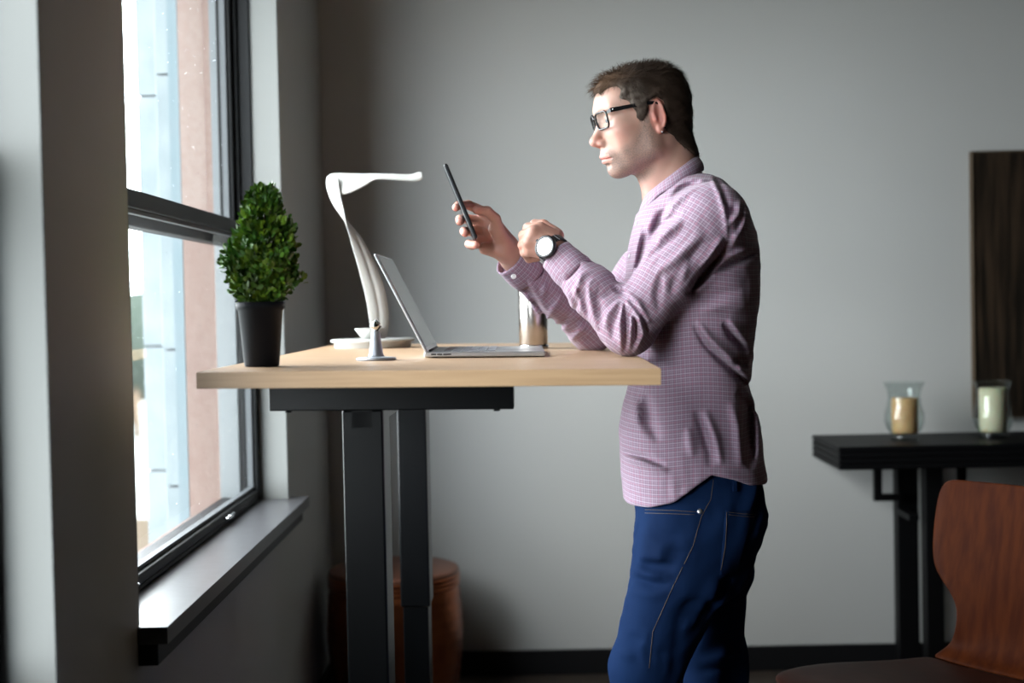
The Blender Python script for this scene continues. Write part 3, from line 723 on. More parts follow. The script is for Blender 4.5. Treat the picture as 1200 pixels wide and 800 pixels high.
# ---------------- shirt
g = Grid((-.06, 2.66, .78), (.60, 3.44, 1.585), .0036); P = (g.X, g.Y, g.Z)
YC = 3.03
tz_px = [170, 190, 205, 225, 250, 275, 300, 350, 400, 450, 475, 500, 550, 590, 620]
front = [797, 793, 786, 769, 746, 740, 735, 732, 736, 737, 730, 725.5, 728, 732, 734]
back = [800, 818, 838, 858, 874, 883, 887, 887.5, 881, 877, 882, 886, 895, 899, 900]
halfw = [.03, .045, .07, .115, .172, .195, .198, .19, .175, .165, .166, .168, .178, .185, .187]
zz = [W(800, y, YC).z for y in tz_px]; Xf = [W(x, y, YC).x for x, y in zip(front, tz_px)]; Xb = [W(x, y, YC).x for x, y in zip(back, tz_px)]
o_ = np.argsort(zz); zz = np.array(zz)[o_]; Xf = np.array(Xf)[o_]; Xb = np.array(Xb)[o_]; hw = np.array(halfw)[o_]
def torso(P, grow=0):
    X, Y, Z = P
    xf = np.interp(Z.ravel(), zz, Xf).astype(f32).reshape(Z.shape); xb = np.interp(Z.ravel(), zz, Xb).astype(f32).reshape(Z.shape); b = np.interp(Z.ravel(), zz, hw).astype(f32).reshape(Z.shape) + grow
    cx_, a = (xf + xb) / 2, (xb - xf) / 2 + grow
    # blades of the back: keep it a bit square
    u, v = np.abs((X - cx_) / a), np.abs((Y - YC) / b); k0 = (u ** 2.35 + v ** 2.35) ** (1 / 2.35)
    return (k0 - 1) * np.minimum(a, b) * .92
NS, NE, NW = Wt(834, 256, 2.855), Wt(736, 384, 2.835), Wt(654, 300, 2.905)   # near shoulder, elbow, wrist
FS, FE, FW = Wt(812, 258, 3.21), Wt(694, 386, 3.22), Wt(598, 305, 3.075)     # far ones
d = torso(P)
d = smax(d, g.Z - W(820, 205, YC).z, .03)
neckb = Wt(808, 240, YC)
for S_ in (NS, FS): d = smin(d, cap(P, neckb + np.array([0.0, 0, -.01]), S_ + np.array([0, 0, .006]), .044, .055), .05)
arm = lambda S_, E_, W_, rs: (cap(P, S_, (S_ + E_) / 2, rs[0], rs[1]), cap(P, (S_ + E_) / 2, E_, rs[1], rs[2]), cap(P, E_, (E_ + W_) / 2, rs[2] - .003, rs[3]), cap(P, (E_ + W_) / 2, W_, rs[3], rs[4]))
def armd(S_, E_, W_, rs):
    a, b, c_, e_ = arm(S_, E_, W_, rs); return smin(smin(a, b, .02), smin(c_, e_, .02), .03)
near = armd(NS, NE, NW, (.071, .061, .051, .046, .034))
far = armd(FS, FE, FW, (.068, .057, .047, .044, .034))
d = smin(d, near, .022); d = smin(d, far, .03)
# hem: curved tails
hx_ = [700, 730, 762, 790, 812, 833, 860, 880, 905]; hy_ = [600, 600, 597, 588, 571, 556, 562, 570, 573]
hX = [W(x, y, 2.87).x for x, y in zip(hx_, hy_)]; hZ = [W(x, y, 2.87).z for x, y in zip(hx_, hy_)]
zh = np.interp(g.X.ravel(), hX, hZ).astype(f32).reshape(g.X.shape)
band = np.abs(d) < .03; I = np.argwhere(band); pts = np.stack([g.X.ravel()[I[:, 0]], g.Y.ravel()[I[:, 1]], g.Z.ravel()[I[:, 2]]], 1)
px, py = proj(pts); disp = np.zeros(len(I), f32); nearg = sstep(-pts[:, 1], -3.04, -2.96)
folds = [  # (polyline in the frame, height in m, width in px)  + is a ridge, - a groove
    ([(832, 206), (842, 225), (849, 246), (851, 264), (852, 281)], .0035, 2.5), ([(838, 206), (848, 225), (854, 246), (857, 264)], -.003, 2.5),
    ([(867, 234), (865, 251), (853, 264)], .006, 3.5), ([(877, 242), (866, 270), (858, 289)], .006, 4), ([(861, 240), (858, 252)], -.005, 3.5), ([(872, 250), (862, 276)], -.006, 3.5),
    ([(853, 281), (840, 304), (825, 322), (806, 345)], -.013, 4.5), ([(848, 276), (834, 298), (820, 314)], .006, 4),
    ([(889, 296), (862, 307), (836, 319)], -.008, 3.5), ([(889, 288), (866, 296), (850, 303)], .005, 4),
    ([(820, 212), (799, 221), (787, 232)], -.007, 3.5), ([(818, 218), (800, 228), (788, 240), (772, 262)], .005, 4),
    ([(806, 264), (791, 276), (774, 292), (755, 306)], -.005, 4), ([(800, 258), (785, 268), (768, 282)], .005, 4), ([(800, 250), (782, 258), (767, 268)], -.004, 3.5),
    ([(825, 272), (808, 288), (790, 305), (765, 322)], .005, 5), ([(829, 280), (812, 298), (796, 318)], -.005, 4.5), ([(776, 318), (770, 345), (772, 365)], -.005, 4), ([(792, 322), (786, 345)], -.004, 4), ([(806, 300), (800, 330)], .004, 4),
    ([(785, 240), (775, 252), (768, 266), (760, 284)], -.009, 4), ([(760, 268), (752, 292), (745, 320)], -.004, 3.5), ([(752, 262), (747, 285), (741, 320)], .004, 3),
    ([(731, 348), (741, 369), (737, 412)], .006, 3), ([(733, 350), (748, 369), (754, 391), (743, 414)], .007, 3), ([(731, 352), (726, 376), (728, 414)], .006, 3), ([(733, 341), (748, 355), (761, 380)], .006, 3.2),
    ([(732, 352), (734, 380), (732, 412)], -.006, 2.5), ([(734, 352), (745, 378), (745, 405)], -.006, 2.6), ([(736, 350), (754, 372), (759, 395)], -.006, 2.8), ([(728, 356), (718, 378), (718, 400)], -.005, 3), ([(726, 350), (712, 368), (708, 388)], .004, 3),
    ([(716, 336), (736, 347)], -.0045, 3),
    ([(681, 308), (672, 318), (662, 330)], -.005, 2.6), ([(690, 318), (681, 322), (675, 340), (682, 362)], .006, 3), ([(696, 324), (688, 336), (694, 366), (700, 388)], .005, 3.2), ([(688, 330), (684, 348), (690, 372)], -.005, 2.6), ([(672, 330), (680, 340), (674, 366)], -.005, 3), ([(704, 330), (700, 350), (706, 380)], -.004, 3),
    ([(812, 380), (827, 404), (851, 427), (876, 451), (889, 468)], -.008, 3.4), ([(816, 376), (832, 398), (856, 420), (880, 444)], .007, 5), ([(847, 378), (859, 393), (876, 414)], -.007, 4), ([(853, 374), (866, 390), (880, 404)], .006, 4.5),
    ([(858, 430), (868, 424), (876, 430)], -.004, 4), ([(864, 458), (876, 476), (880, 550)], -.008, 6), ([(856, 470), (866, 500), (868, 548)], .005, 6), ([(888, 480), (890, 540)], .004, 5),
    ([(815, 480), (824, 504), (832, 530), (832, 548)], -.0055, 5), ([(826, 480), (838, 512), (846, 545)], .005, 5), ([(806, 500), (812, 535)], .004, 5), ([(758, 462), (760, 494), (772, 518)], -.006, 6), ([(744, 465), (746, 500)], .003, 5),
    ([(730, 529), (756, 536), (780, 546)], -.006, 3), ([(730, 535), (756, 543), (784, 552)], .005, 4), ([(800, 340), (830, 348), (870, 340)], -.003, 6), ([(820, 365), (850, 356), (885, 360)], .003, 6),
]
for pl_, A_, w2 in folds:
    xs = [p[0] for p in pl_]; ys = [p[1] for p in pl_]; s = np.nonzero((px > min(xs) - 18) & (px < max(xs) + 18) & (py > min(ys) - 18) & (py < max(ys) + 18))[0]
    if len(s): disp[s] += nearg[s] * A_ * 1.9 * fold_w(px[s], py[s], pl_, w2 * .98)
pT = (pts[:, 0], pts[:, 1], pts[:, 2])
farfold = [([(606, 316), (618, 340), (636, 366), (660, 382)], -.006, 2.6), ([(612, 314), (624, 336), (640, 358)], .004, 3), ([(640, 330), (636, 352)], .005, 3), ([(660, 345), (640, 375)], .005, 3), ([(670, 365), (652, 388)], -.005, 3), ([(688, 380), (668, 400)], .005, 3), ([(640, 318), (618, 326)], -.004, 3)]
farg = sstep(pts[:, 1], 2.96, 3.02) * (pts[:, 1] < 3.24) * (px < 728)
for pl_, A_, w2 in farfold: disp += farg * A_ * 1.5 * fold_w(px, py, pl_, w2)
wr = wob(pT, 95, 3) * wob(pT, 40, 5)
# fine cross-wrinkles on the sleeves, soft ones on the trunk
def onarm(E_, W_, r):
    return np.exp(-np.maximum(cap(pT, E_, W_, r, r), 0) / .01)
sl = np.maximum(onarm(NE, NW, .05), onarm(FE, FW, .05)); sl2 = np.maximum(onarm(NS, NE, .06), onarm(FS, FE, .06))
disp += .0015 * wr * (.5 + sl + .5 * sl2) + .0022 * np.maximum(wob(pT, 60, 11), 0) * np.maximum(sl, .25)
dd = d[band] - disp
d[band] = dd
inner = torso(P, -.018)
d = smax(d, zh - g.Z, .004)
d = np.where(g.Z < zh + .05, np.maximum(d, -inner), d)
for E_, W_ in ((NE, NW), (FE, FW)):
    ax_ = (W_ - E_) / np.linalg.norm(W_ - E_); near_ = (g.X - W_[0]) ** 2 + (g.Y - W_[1]) ** 2 + (g.Z - W_[2]) ** 2 < .08 ** 2
    d = np.where(near_, np.maximum(d, (g.X - W_[0]) * ax_[0] + (g.Y - W_[1]) * ax_[1] + (g.Z - W_[2]) * ax_[2] + .012), d)
# neck opening
d = np.maximum(d, -cap(P, Wt(803, 226, YC), Wt(775, 160, YC), .055, .060))
d = np.maximum(d, -cap(P, Wt(762, 236, YC), Wt(752, 215, YC), .030, .045))
V, Q = snet(d, g.lo, g.h); V = relax(V, Q, 1, .35)
# cloth coordinates: each face belongs to trunk or to an arm piece
fc = V[Q].mean(1); PF = (fc[:, 0], fc[:, 1], fc[:, 2])
segs = [(NS, (NS + NE) / 2), ((NS + NE) / 2, NE), (NE, NW), (FS, (FS + FE) / 2), ((FS + FE) / 2, FE), (FE, FW)]
ds = np.stack([torso(tuple(q.astype(f32) for q in PF)) if False else np.zeros(len(fc))] + [cap(PF, a, b, r, r) for (a, b), r in zip(segs, (.058, .05, .04, .058, .05, .04))], 1)
kk = (((fc[:, 0] - np.interp(fc[:, 2], zz, (Xf + Xb) / 2)) / np.interp(fc[:, 2], zz, (Xb - Xf) / 2)) ** 2 + ((fc[:, 1] - YC) / np.interp(fc[:, 2], zz, hw)) ** 2) ** .5
ds[:, 0] = (kk - 1) * .16 - .012
# armhole from the photographed seam: nothing behind it belongs to the sleeve
seam = proj(fc)[0] > np.interp(proj(fc)[1], [200, 225, 246, 281, 300, 322, 350], [832, 842, 849, 853, 842, 826, 802]); 
lab = ds.argmin(1); lab[(seam) & (fc[:, 1] < YC) & (lab < 4)] = 0
uv = np.zeros((len(Q), 4, 2))
for j in range(4):
    v = V[Q[:, j]]
    th = np.arctan2(v[:, 1] - YC, v[:, 0] - .34); thf = np.arctan2(fc[:, 1] - YC, fc[:, 0] - .34); th = thf + (th - thf + PI) % (2 * PI) - PI
    uv[:, j, 0] = th * .17 + .02 * np.sin(v[:, 2] * 4); uv[:, j, 1] = v[:, 2] + .004 * np.sin(v[:, 0] * 30)
    # the flanks run by x, chest and back by y, so that the checks keep their size
    ra_ = np.abs((fc[:, 0] - np.interp(fc[:, 2], zz, (Xf + Xb) / 2)) / np.interp(fc[:, 2], zz, (Xb - Xf) / 2)); rb_ = np.abs((fc[:, 1] - YC) / np.interp(fc[:, 2], zz, hw))
    uv[:, j, 0] = np.where(lab == 0, np.where(ra_ > rb_ * 1.12, v[:, 1], v[:, 0] + .25 * np.abs(v[:, 1] - YC)), uv[:, j, 0])
    for s, (a, b) in enumerate(segs):
        m_ = lab == s + 1; ax = (b - a) / np.linalg.norm(b - a); e1 = np.cross(ax, [0, 1, 0]); e1 /= np.linalg.norm(e1); e2 = np.cross(ax, e1)
        t = (v - a) @ ax; an = np.arctan2((v - a) @ e2, (v - a) @ e1); anf = np.arctan2((fc - a) @ e2, (fc - a) @ e1); an = anf + (an - anf + PI) % (2 * PI) - PI
        off = {1: np.linalg.norm(NE - NS) / 2, 4: np.linalg.norm(FE - FS) / 2}.get(s, 0)
        uv[m_, j, 0] = an[m_] * .05; uv[m_, j, 1] = t[m_] + off
shirt = npmesh('shirt', V, Q, 'shirt', man, uv=uv.reshape(-1, 2)); tag(shirt, 'lavender finely checked long-sleeved shirt')
bvh_shirt = BVHTree.FromPolygons([tuple(v) for v in V], Q.tolist())
EYE = Vector((0, 0, CAMZ))
def hit(bvh, x, y):
    r = bvh.ray_cast(EYE, (W(x, y, 3) - EYE).normalized()); return (r[0], r[1]) if r[0] else (W(x, y, 2.9), Vector((0, -1, 0)))
print('shirt', len(V))

# collar and cuffs
def uvgrid(o, ni, nj, su, sv):
    l = o.data.uv_layers.new(name='UVMap')
    for lp in o.data.loops:
        i, j = divmod(lp.vertex_index, nj); l.data[lp.index].uv = (j / (nj - 1) * su, i / (ni - 1) * sv)
G = []
def ringpt(lvl, phi):
    # lvl 0 inside stand, 1 fold edge, 2 outer fall edge
    c_, s_ = math.cos(phi), math.sin(phi)
    if lvl == 0: x, y, dr = 787 + 25 * c_, 218 - 17 * c_, .060
    elif lvl == 1: x, y, dr = 786.5 + 29 * c_, 204 - 22.5 * c_, .066
    else:
        x, y, dr = 789 + 35.5 * c_, 219 - 19 * c_, .088
    p_ = W(x, y, YC - dr * s_)
    return p_
NP = 44; phis = [-PI * .90 + 2 * PI * .90 * i / (NP - 1) for i in range(NP)]
for a, b, n_ in ((0, 1, 4), (1, 2, 6)):
    for k2 in range(n_ if a == 0 else n_ + 1):
        t = k2 / n_; row = []
        for i, ph in enumerate(phis):
            A, B = ringpt(a, ph), ringpt(b, ph); p_ = A.lerp(B, t)
            e_ = max(0, (abs(ph) / PI - .66) / .24)
            if a == 1: p_ += Vector((-.014 * t * e_, 0, -.040 * t * e_)); o2 = Vector((p_.x - W(787, 200, YC).x, p_.y - YC, 0)).normalized(); p_ += o2 * .006 * math.sin(PI * t)
            row.append(p_)
        G.append(row)
o = grid_mesh('collar', G, 'shirt', shirt, .0022); uvgrid(o, len(G), NP, .36, .07); s_ = o.modifiers.new('u', 'SUBSURF'); s_.levels = s_.render_levels = 1
def cuff(E_, W_, r0, r1, L0, L1, flatn):
    ax = Vector(W_ - E_).normalized(); e1 = ax.cross(Vector((0, 1, 0))).normalized(); e2 = ax.cross(e1); G = []
    for k2 in range(9):
        t = k2 / 8; s = L0 + (L1 - L0) * t; r_ = r0 + (r1 - r0) * t + .0025 * math.sin(PI * min(1, t * 1.3)); row = []
        for i in range(40):
            a = 2 * PI * i / 40; row.append(Vector(W_) + ax * s + (e1 * math.cos(a) + e2 * math.sin(a)) * (r_ + .0012 * math.sin(3 * a + 1)))
        G.append(row)
    G2 = [r__ + [r__[0]] for r__ in G]
    o = grid_mesh('cuff', G2, 'shirt', shirt, .0024); uvgrid(o, 9, 41, .22, .065); return ax
axN = cuff(NE, NW, .0375, .0355, -.060, .003, None); axF = cuff(FE, FW, .0375, .0350, -.060, .004, None)
def button(x, y, D=None, r=.0048, bv=None, par=None):
    p_, n_ = hit(bv, x, y) if D is None else (W(x, y, D), Vector((0, -1, .2)).normalized())
    mt = n_.to_track_quat('Z', 'Y').to_matrix(); lathe('button', [(0, 0), (r, 0), (r, .0014), (r * .8, .0020), (r * .5, .0013), (0, .0013)], p_ + n_ * .0005, 'button', par or shirt, 16, mtx=mt)
button(602, 324, 3.029, r=.0056)
for x, y in ((746, 262), (738, 300)): button(x, y, bv=bvh_shirt)

# ---------------- jeans
g = Grid((-.02, 2.66, .05), (.56, 3.42, 1.01), .0055); P = (g.X, g.Y, g.Z)
jz_px = [520, 545, 575, 600, 625, 650, 675, 700]; jf = [736, 738, 743, 746, 745, 744, 741, 737]; jb = [880, 888, 893, 894.5, 888, 876, 867, 863]; jw = [.150, .155, .168, .174, .178, .178, .172, .15]
jz = np.array([W(800, y, YC).z for y in jz_px]); jX0 = np.array([W(x, y, YC).x for x, y in zip(jf, jz_px)]); jX1 = np.array([W(x, y, YC).x for x, y in zip(jb, jz_px)]); o_ = np.argsort(jz); jz, jX0, jX1, jw = jz[o_], jX0[o_], jX1[o_], np.array(jw)[o_]
zc = g.Z.ravel(); x0_ = np.interp(zc, jz, jX0).reshape(g.Z.shape); x1_ = np.interp(zc, jz, jX1).reshape(g.Z.shape); b_ = np.interp(zc, jz, jw).reshape(g.Z.shape)
u_ = np.abs((g.X - (x0_ + x1_) / 2) / ((x1_ - x0_) / 2)); v_ = np.abs((g.Y - YC) / b_); d = (((u_ ** 2.3 + v_ ** 2.3) ** (1 / 2.3)) - 1) * .12
d = smax(d, g.Z - W(800, 540, YC).z, .01); d = smax(d, W(800, 690, YC).z - g.Z, .04)
NH, NK, NA = Wt(808, 640, 2.945), Wt(757, 784, 2.915), Wt(775, 1035, 2.93)
FH, FK, FA = Wt(822, 650, 3.12), Wt(838, 805, 3.13), Wt(880, 1030, 3.16)
NA[2] = .10; FA[2] = .10
d = smin(d, smin(cap(P, NH, NK, .108, .072), cap(P, NK, NA, .070, .052), .03), .04)
d = smin(d, smin(cap(P, FH, FK, .098, .068), cap(P, FK, FA, .066, .050), .03), .03)
d = smin(d, cap(P, Wt(838, 615, 2.96), Wt(838, 650, 2.97), .085, .07), .05)   # seat of the trousers
d = smin(d, cap(P, Wt(842, 615, 3.10), Wt(842, 650, 3.10), .085, .07), .05)
band = np.abs(d) < .025; I = np.argwhere(band); pts = np.stack([g.X.ravel()[I[:, 0]], g.Y.ravel()[I[:, 1]], g.Z.ravel()[I[:, 2]]], 1); px, py = proj(pts); disp = np.zeros(len(I), f32)
for pl_, A_, w2 in [([(744, 656), (760, 662), (790, 664)], -.006, 4), ([(742, 676), (765, 684), (786, 686)], -.008, 4), ([(742, 668), (765, 675), (788, 676)], .005, 4.5), ([(738, 692), (765, 698), (795, 690)], .004, 5), ([(752, 620), (780, 628), (800, 624)], -.004, 5),
                    ([(760, 735), (752, 760), (758, 790)], .004, 5), ([(735, 745), (760, 752)], -.004, 4), ([(722, 762), (745, 772)], .004, 4), ([(840, 676), (856, 690), (866, 688)], -.006, 5), ([(830, 700), (850, 708)], .005, 5), ([(822, 775), (850, 768), (868, 776)], .005, 5), ([(818, 786), (850, 782)], -.005, 4),
                    ([(808, 700), (795, 740), (788, 790)], -.005, 5)]:
    disp += A_ * 1.2 * fold_w(px, py, pl_, w2)
pT = (pts[:, 0], pts[:, 1], pts[:, 2]); low = sstep(-pts[:, 2], -.6, -.2)
disp += .0020 * wob(pT, 95, 25) * np.maximum(wob(pT, 30, 26), 0) + .0036 * wob(pT, 45, 21) * wob(pT, 22, 23) + .006 * low * np.sin(pts[:, 2] * 70 + 2 * wob(pT, 10, 4)) * .5
d[band] = d[band] - disp
V, Q = snet(d, g.lo, g.h); V = relax(V, Q, 1, .4); jeans = npmesh('jeans', V, Q, 'denim', man); tag(jeans, 'dark blue denim jeans')
bvh_j = BVHTree.FromPolygons([tuple(v) for v in V], Q.tolist())
def seamline(pts, r=.0006, name='stitching', off=.0006):
    out = []
    for (ax, ay), (bx, by) in zip(pts[:-1], pts[1:]):
        for t in np.linspace(0, 1, 8)[:-1]: p_, n_ = hit(bvh_j, ax + (bx - ax) * t, ay + (by - ay) * t); out.append(p_ + n_ * off)
    tube(name, out, r, 'stitch', jeans, 5)
seamline([(756, 597), (790, 598), (820, 600)]); seamline([(756, 601), (790, 602), (818, 603)])
seamline([(836, 562), (833, 585), (822, 605), (812, 640), (800, 664)]); seamline([(800, 664), (785, 695), (765, 740), (760, 790)], .0006)
seamline([(851, 600), (849, 640), (843, 672)], off=.0034); seamline([(853, 600), (870, 602), (884, 602)], off=.0034); seamline([(853, 603), (870, 605), (884, 605)], off=.0034)
def patch(name, corners, m, off, par):
    A, B, C_, D_ = corners; G = []
    for i in range(9):
        row = []
        for j in range(9):
            s, t = i / 8, j / 8; x = (A[0] * (1 - s) + D_[0] * s) * (1 - t) + (B[0] * (1 - s) + C_[0] * s) * t; y = (A[1] * (1 - s) + D_[1] * s) * (1 - t) + (B[1] * (1 - s) + C_[1] * s) * t
            p_, n_ = hit(bvh_j, x, y); row.append(p_ + n_ * off)
        G.append(row)
    return grid_mesh(name, G, m, par, .0022)
patch('back_pocket', [(850, 598), (886, 599), (864, 670), (843, 673)], 'denim', .0016, jeans)
patch('belt_loop', [(858, 560), (863, 560), (863, 576), (858, 576)], 'denim', .003, jeans)
p_, n_ = hit(bvh_j, 820, 599); lathe('rivet', [(0, 0), (.0055, 0), (.0052, .0018), (.003, .0028), (0, .0028)], p_, 'rivet', jeans, 20, mtx=n_.to_track_quat('Z', 'Y').to_matrix())
print('jeans', len(V))

# shoes
for A_ in (NA, FA):
    lo = (A_[0] - .21, A_[1] - .06, -.005); g = Grid(lo, (A_[0] + .10, A_[1] + .06, .14), .005); P = (g.X, g.Y, g.Z)
    d = cap(P, (A_[0] - .14, A_[1], .035), (A_[0] - .02, A_[1], .05), .036, .042, ((0, 1, 0), .85)); d = smin(d, cap(P, (A_[0] + .02, A_[1], .04), (A_[0] + .005, A_[1], .10), .04, .045), .03); d = smax(d, .012 - g.Z, .006)
    V, Q = snet(d, g.lo, g.h); s_ = npmesh('shoe', V, Q, 'shoe', man)
    bm = bmesh.new(); addbox(bm, (A_[0] - .18, A_[1] - .043, .0), (A_[0] + .065, A_[1] + .043, .014), .006); frombm('sole', bm, 'port', s_)

# ---------------- head (local frame: x forward, y to his left, z up; origin between the ears)
HC = W(760, 144, YC)
c17, s17 = math.cos(math.radians(12)), math.sin(math.radians(12))
RZ = Matrix.Rotation(PI + math.radians(12), 3, 'Z'); RY = Matrix.Rotation(math.radians(9), 3, 'Y'); RH = RZ @ RY
HS = 1.0
def H2W(p): return HC + RH @ (Vector(p) * HS)
RHn = np.array(RH)
def W2H(p): return Vector(RHn.T @ (np.array(p) - np.array(HC))) / HS
g = Grid((-.125, -.10, -.20), (.150, .10, .140), .0017); P = (g.X, g.Y, g.Z); AY = np.abs(g.Y); PS = (g.X, AY, g.Z)
d = ell(P, (.011, 0, .040), (.092, .074, .076))
d = smin(d, ell(P, (-.027, 0, .03), (.058, .070, .070)), .03)
d = smin(d, ell(P, (.048, 0, -.010), (.058, .060, .078)), .025)
d = smin(d, ell(P, (.062, 0, .050), (.046, .058, .045)), .02)                       # forehead
d = smin(d, cap(PS, (.016, .050, -.055), (.074, .016, -.084), .019, .019), .03)     # jaw
d = smin(d, cap(PS, (.018, .052, .0), (.016, .052, -.055), .020, .019), .03)
d = smin(d, ell(P, (.086, 0, -.086), (.0185, .020, .017)), .018)                    # chin
d = smin(d, ell(P, (.084, 0, -.052), (.0315, .030, .026)), .018)                    # muzzle
d = smin(d, ell(PS, (.072, .044, -.006), (.024, .020, .020)), .022)                 # cheekbones
d = smin(d, ell(PS, (.045, .044, -.035), (.042, .019, .040)), .02)
d = smin(d, cap(PS, (.103, .008, .040), (.086, .042, .038), .0085, .011), .014)     # brow
d = smax(d, -ell(PS, (.113, .031, .019), (.014, .017, .012)), .014)                 # eye sockets
d = smin(d, ell(PS, (.0895, .031, .017), (.0135, .0150, .0125)), .004)               # lids
eyecut = np.maximum(ell(PS, (.1010, .031, .0155), (.008, .0125, .0038)), -1)
d = smax(d, -eyecut, .0012)
d = smin(d, cap(P, (.099, 0, .018), (.1205, 0, -.017), .0085, .0095), .012)         # nose bridge
d = smin(d, ell(P, (.1225, 0, -.0225), (.0125, .0115, .0100)), .008)
d = smin(d, ell(PS, (.1095, .0125, -.0280), (.0120, .0068, .0078)), .006)
d = smax(d, -ell(PS, (.1150, .0070, -.0365), (.0060, .0032, .0040)), .003)
d = smin(d, cap(PS, (.1130, 0, -.0555), (.1000, .021, -.0600), .0056, .0028), .006)     # upper lip
d = smin(d, cap(PS, (.1085, 0, -.0665), (.0990, .018, -.0635), .0062, .0030), .006)
d = smax(d, -cap(PS, (.1170, 0, -.0610), (.1010, .025, -.0620), .0016, .0016), .003)
d = smax(d, -cap(PS, (.1090, 0, -.0765), (.1050, .012, -.0760), .0030, .0020), .008)
NB = W2H(W(800, 236, YC)); NBf = W2H(W(779, 243, YC))
d = smin(d, cap(P, (-.026, 0, -.02), tuple(NB), .053, .058), .028)
d = smin(d, cap(P, (.010, 0, -.085), tuple(NBf), .032, .038), .03)
d = smin(d, cap(PS, (-.018, .050, -.04), (.022, .012, -.165), .011, .010), .02)         # neck muscle
# ears
ex, ez = .0015, .005; ey = .0755
flare = .20
eyp = ey + flare * np.maximum(0, -(g.X - ex + .0)) * 1.0
ear = ell((g.X, AY - (eyp - ey), g.Z), (ex, ey, ez + .002), (.0125, .0055, .0305))
ring = None
hel = [(ex + .0105 * math.cos(a) - (.002 if math.sin(a) < 0 else 0), ez + .004 + .0285 * math.sin(a)) for a in np.linspace(-.1 * PI, 1.35 * PI, 12)]
for (x0, z0_), (x1, z1_) in zip(hel[:-1], hel[1:]):
    q = cap((g.X, AY - (eyp - ey), g.Z), (x0, ey + .003, z0_), (x1, ey + .003, z1_), .0034, .0034); ring = q if ring is None else np.minimum(ring, q)
ear = smax(ear, -ell((g.X, AY - (eyp - ey), g.Z), (ex + .001, ey + .007, ez + .003), (.0060, .0055, .0185)), .003)
ear = smin(ear, ring, .003)
ear = smin(ear, ell((g.X, AY - (eyp - ey), g.Z), (ex + .001, ey + .001, ez - .0270), (.0070, .0048, .0085)), .004)
ear = smin(ear, cap((g.X, AY, g.Z), (ex + .0100, ey - .001, ez - .002), (ex + .0080, ey + .003, ez - .006), .0036, .0036), .004)
ear = np.where((AY > .05), ear, 1)
d = smin(d, ear, .005)
V, Q = snet(d, g.lo, g.h); V = relax(V, Q, 1, .4)
x, y, z = V[:, 0], np.abs(V[:, 1]), V[:, 2]
isear = ((x - ex) ** 2 / .02 ** 2 + (z - ez) ** 2 / .038 ** 2 < 1) & (y > .070)
jawline = sdpoly(x, z, [(.022, .020), (.036, .006), (.048, -.020), (.066, -.044), (.094, -.050), (.125, -.043), (.125, -.12), (.05, -.13), (.022, -.105), (.010, -.055)])
beard = np.clip(.5 - jawline / .014, 0, 1) * .85
beard = np.where((z > -.0705) & (z < -.0525) & (x > .096) & (y < .024), 0, beard); beard[isear] = 0
beard = np.maximum(beard, np.clip(1 - ((x - .10) ** 2 / .012 ** 2 + (y - .0) ** 2 / .04 ** 2 + (z - .0445) ** 2 / .0035 ** 2), 0, 1) * .0)
brow = np.clip(1.6 - 1.6 * np.sqrt(((y - .030) / .024) ** 2 + ((z - .0405 - .003 * np.sin((y - .01) * 60)) / .0052) ** 2), 0, 1) * (x > .07); beard = np.maximum(beard, brow * .9)
red = np.clip(1 - np.sqrt((x - .122) ** 2 + y ** 2 + (z + .024) ** 2) / .024, 0, 1) * .75 + np.clip(1 - np.sqrt((x - .085) ** 2 + (y - .045) ** 2 + (z + .015) ** 2) / .035, 0, 1) * .4
red = np.where(isear, .55 + .3 * (np.sqrt((x - ex) ** 2 + (z - ez) ** 2) < .016), red)
red = np.clip(red + .35 * sstep(-z, .09, .15), 0, 1)
lip = ((np.abs(z + .0605) < .0085 - .20 * y) & (x > .094) & (y < .024)) * .75
head_t = np.stack([beard, red, lip], 1)
Vh = (np.array(HC) + (V * HS) @ RHn.T); Qh = Q
head_lV = V
bvh_head = BVHTree.FromPolygons([tuple(v) for v in Vh], Qh.tolist())
print('head', len(V))

# ---------------- hands
def hand(lo, hi, chains, k, flatn, extra=None, h=.0015):
    g = Grid(lo, hi, h); P = (g.X, g.Y, g.Z); palm = None
    for ch in chains['palm']:
        q = cap(P, ch[0], ch[1], ch[2], ch[3]); palm = q if palm is None else smin(palm, q, .012)
    fing = None
    for ch in chains['fingers']:
        pts_, rs = ch; f_ = None
        for a, b, r1, r2 in zip(pts_[:-1], pts_[1:], rs[:-1], rs[1:]):
            q = cap(P, a, b, r1, r2); f_ = q if f_ is None else smin(f_, q, .003)
        palm = smin(palm, f_, .0055)
    if extra is not None: palm = extra(P, palm)
    V, Q = snet(palm, g.lo, g.h); V = relax(V, Q, 1, .4); return V, Q
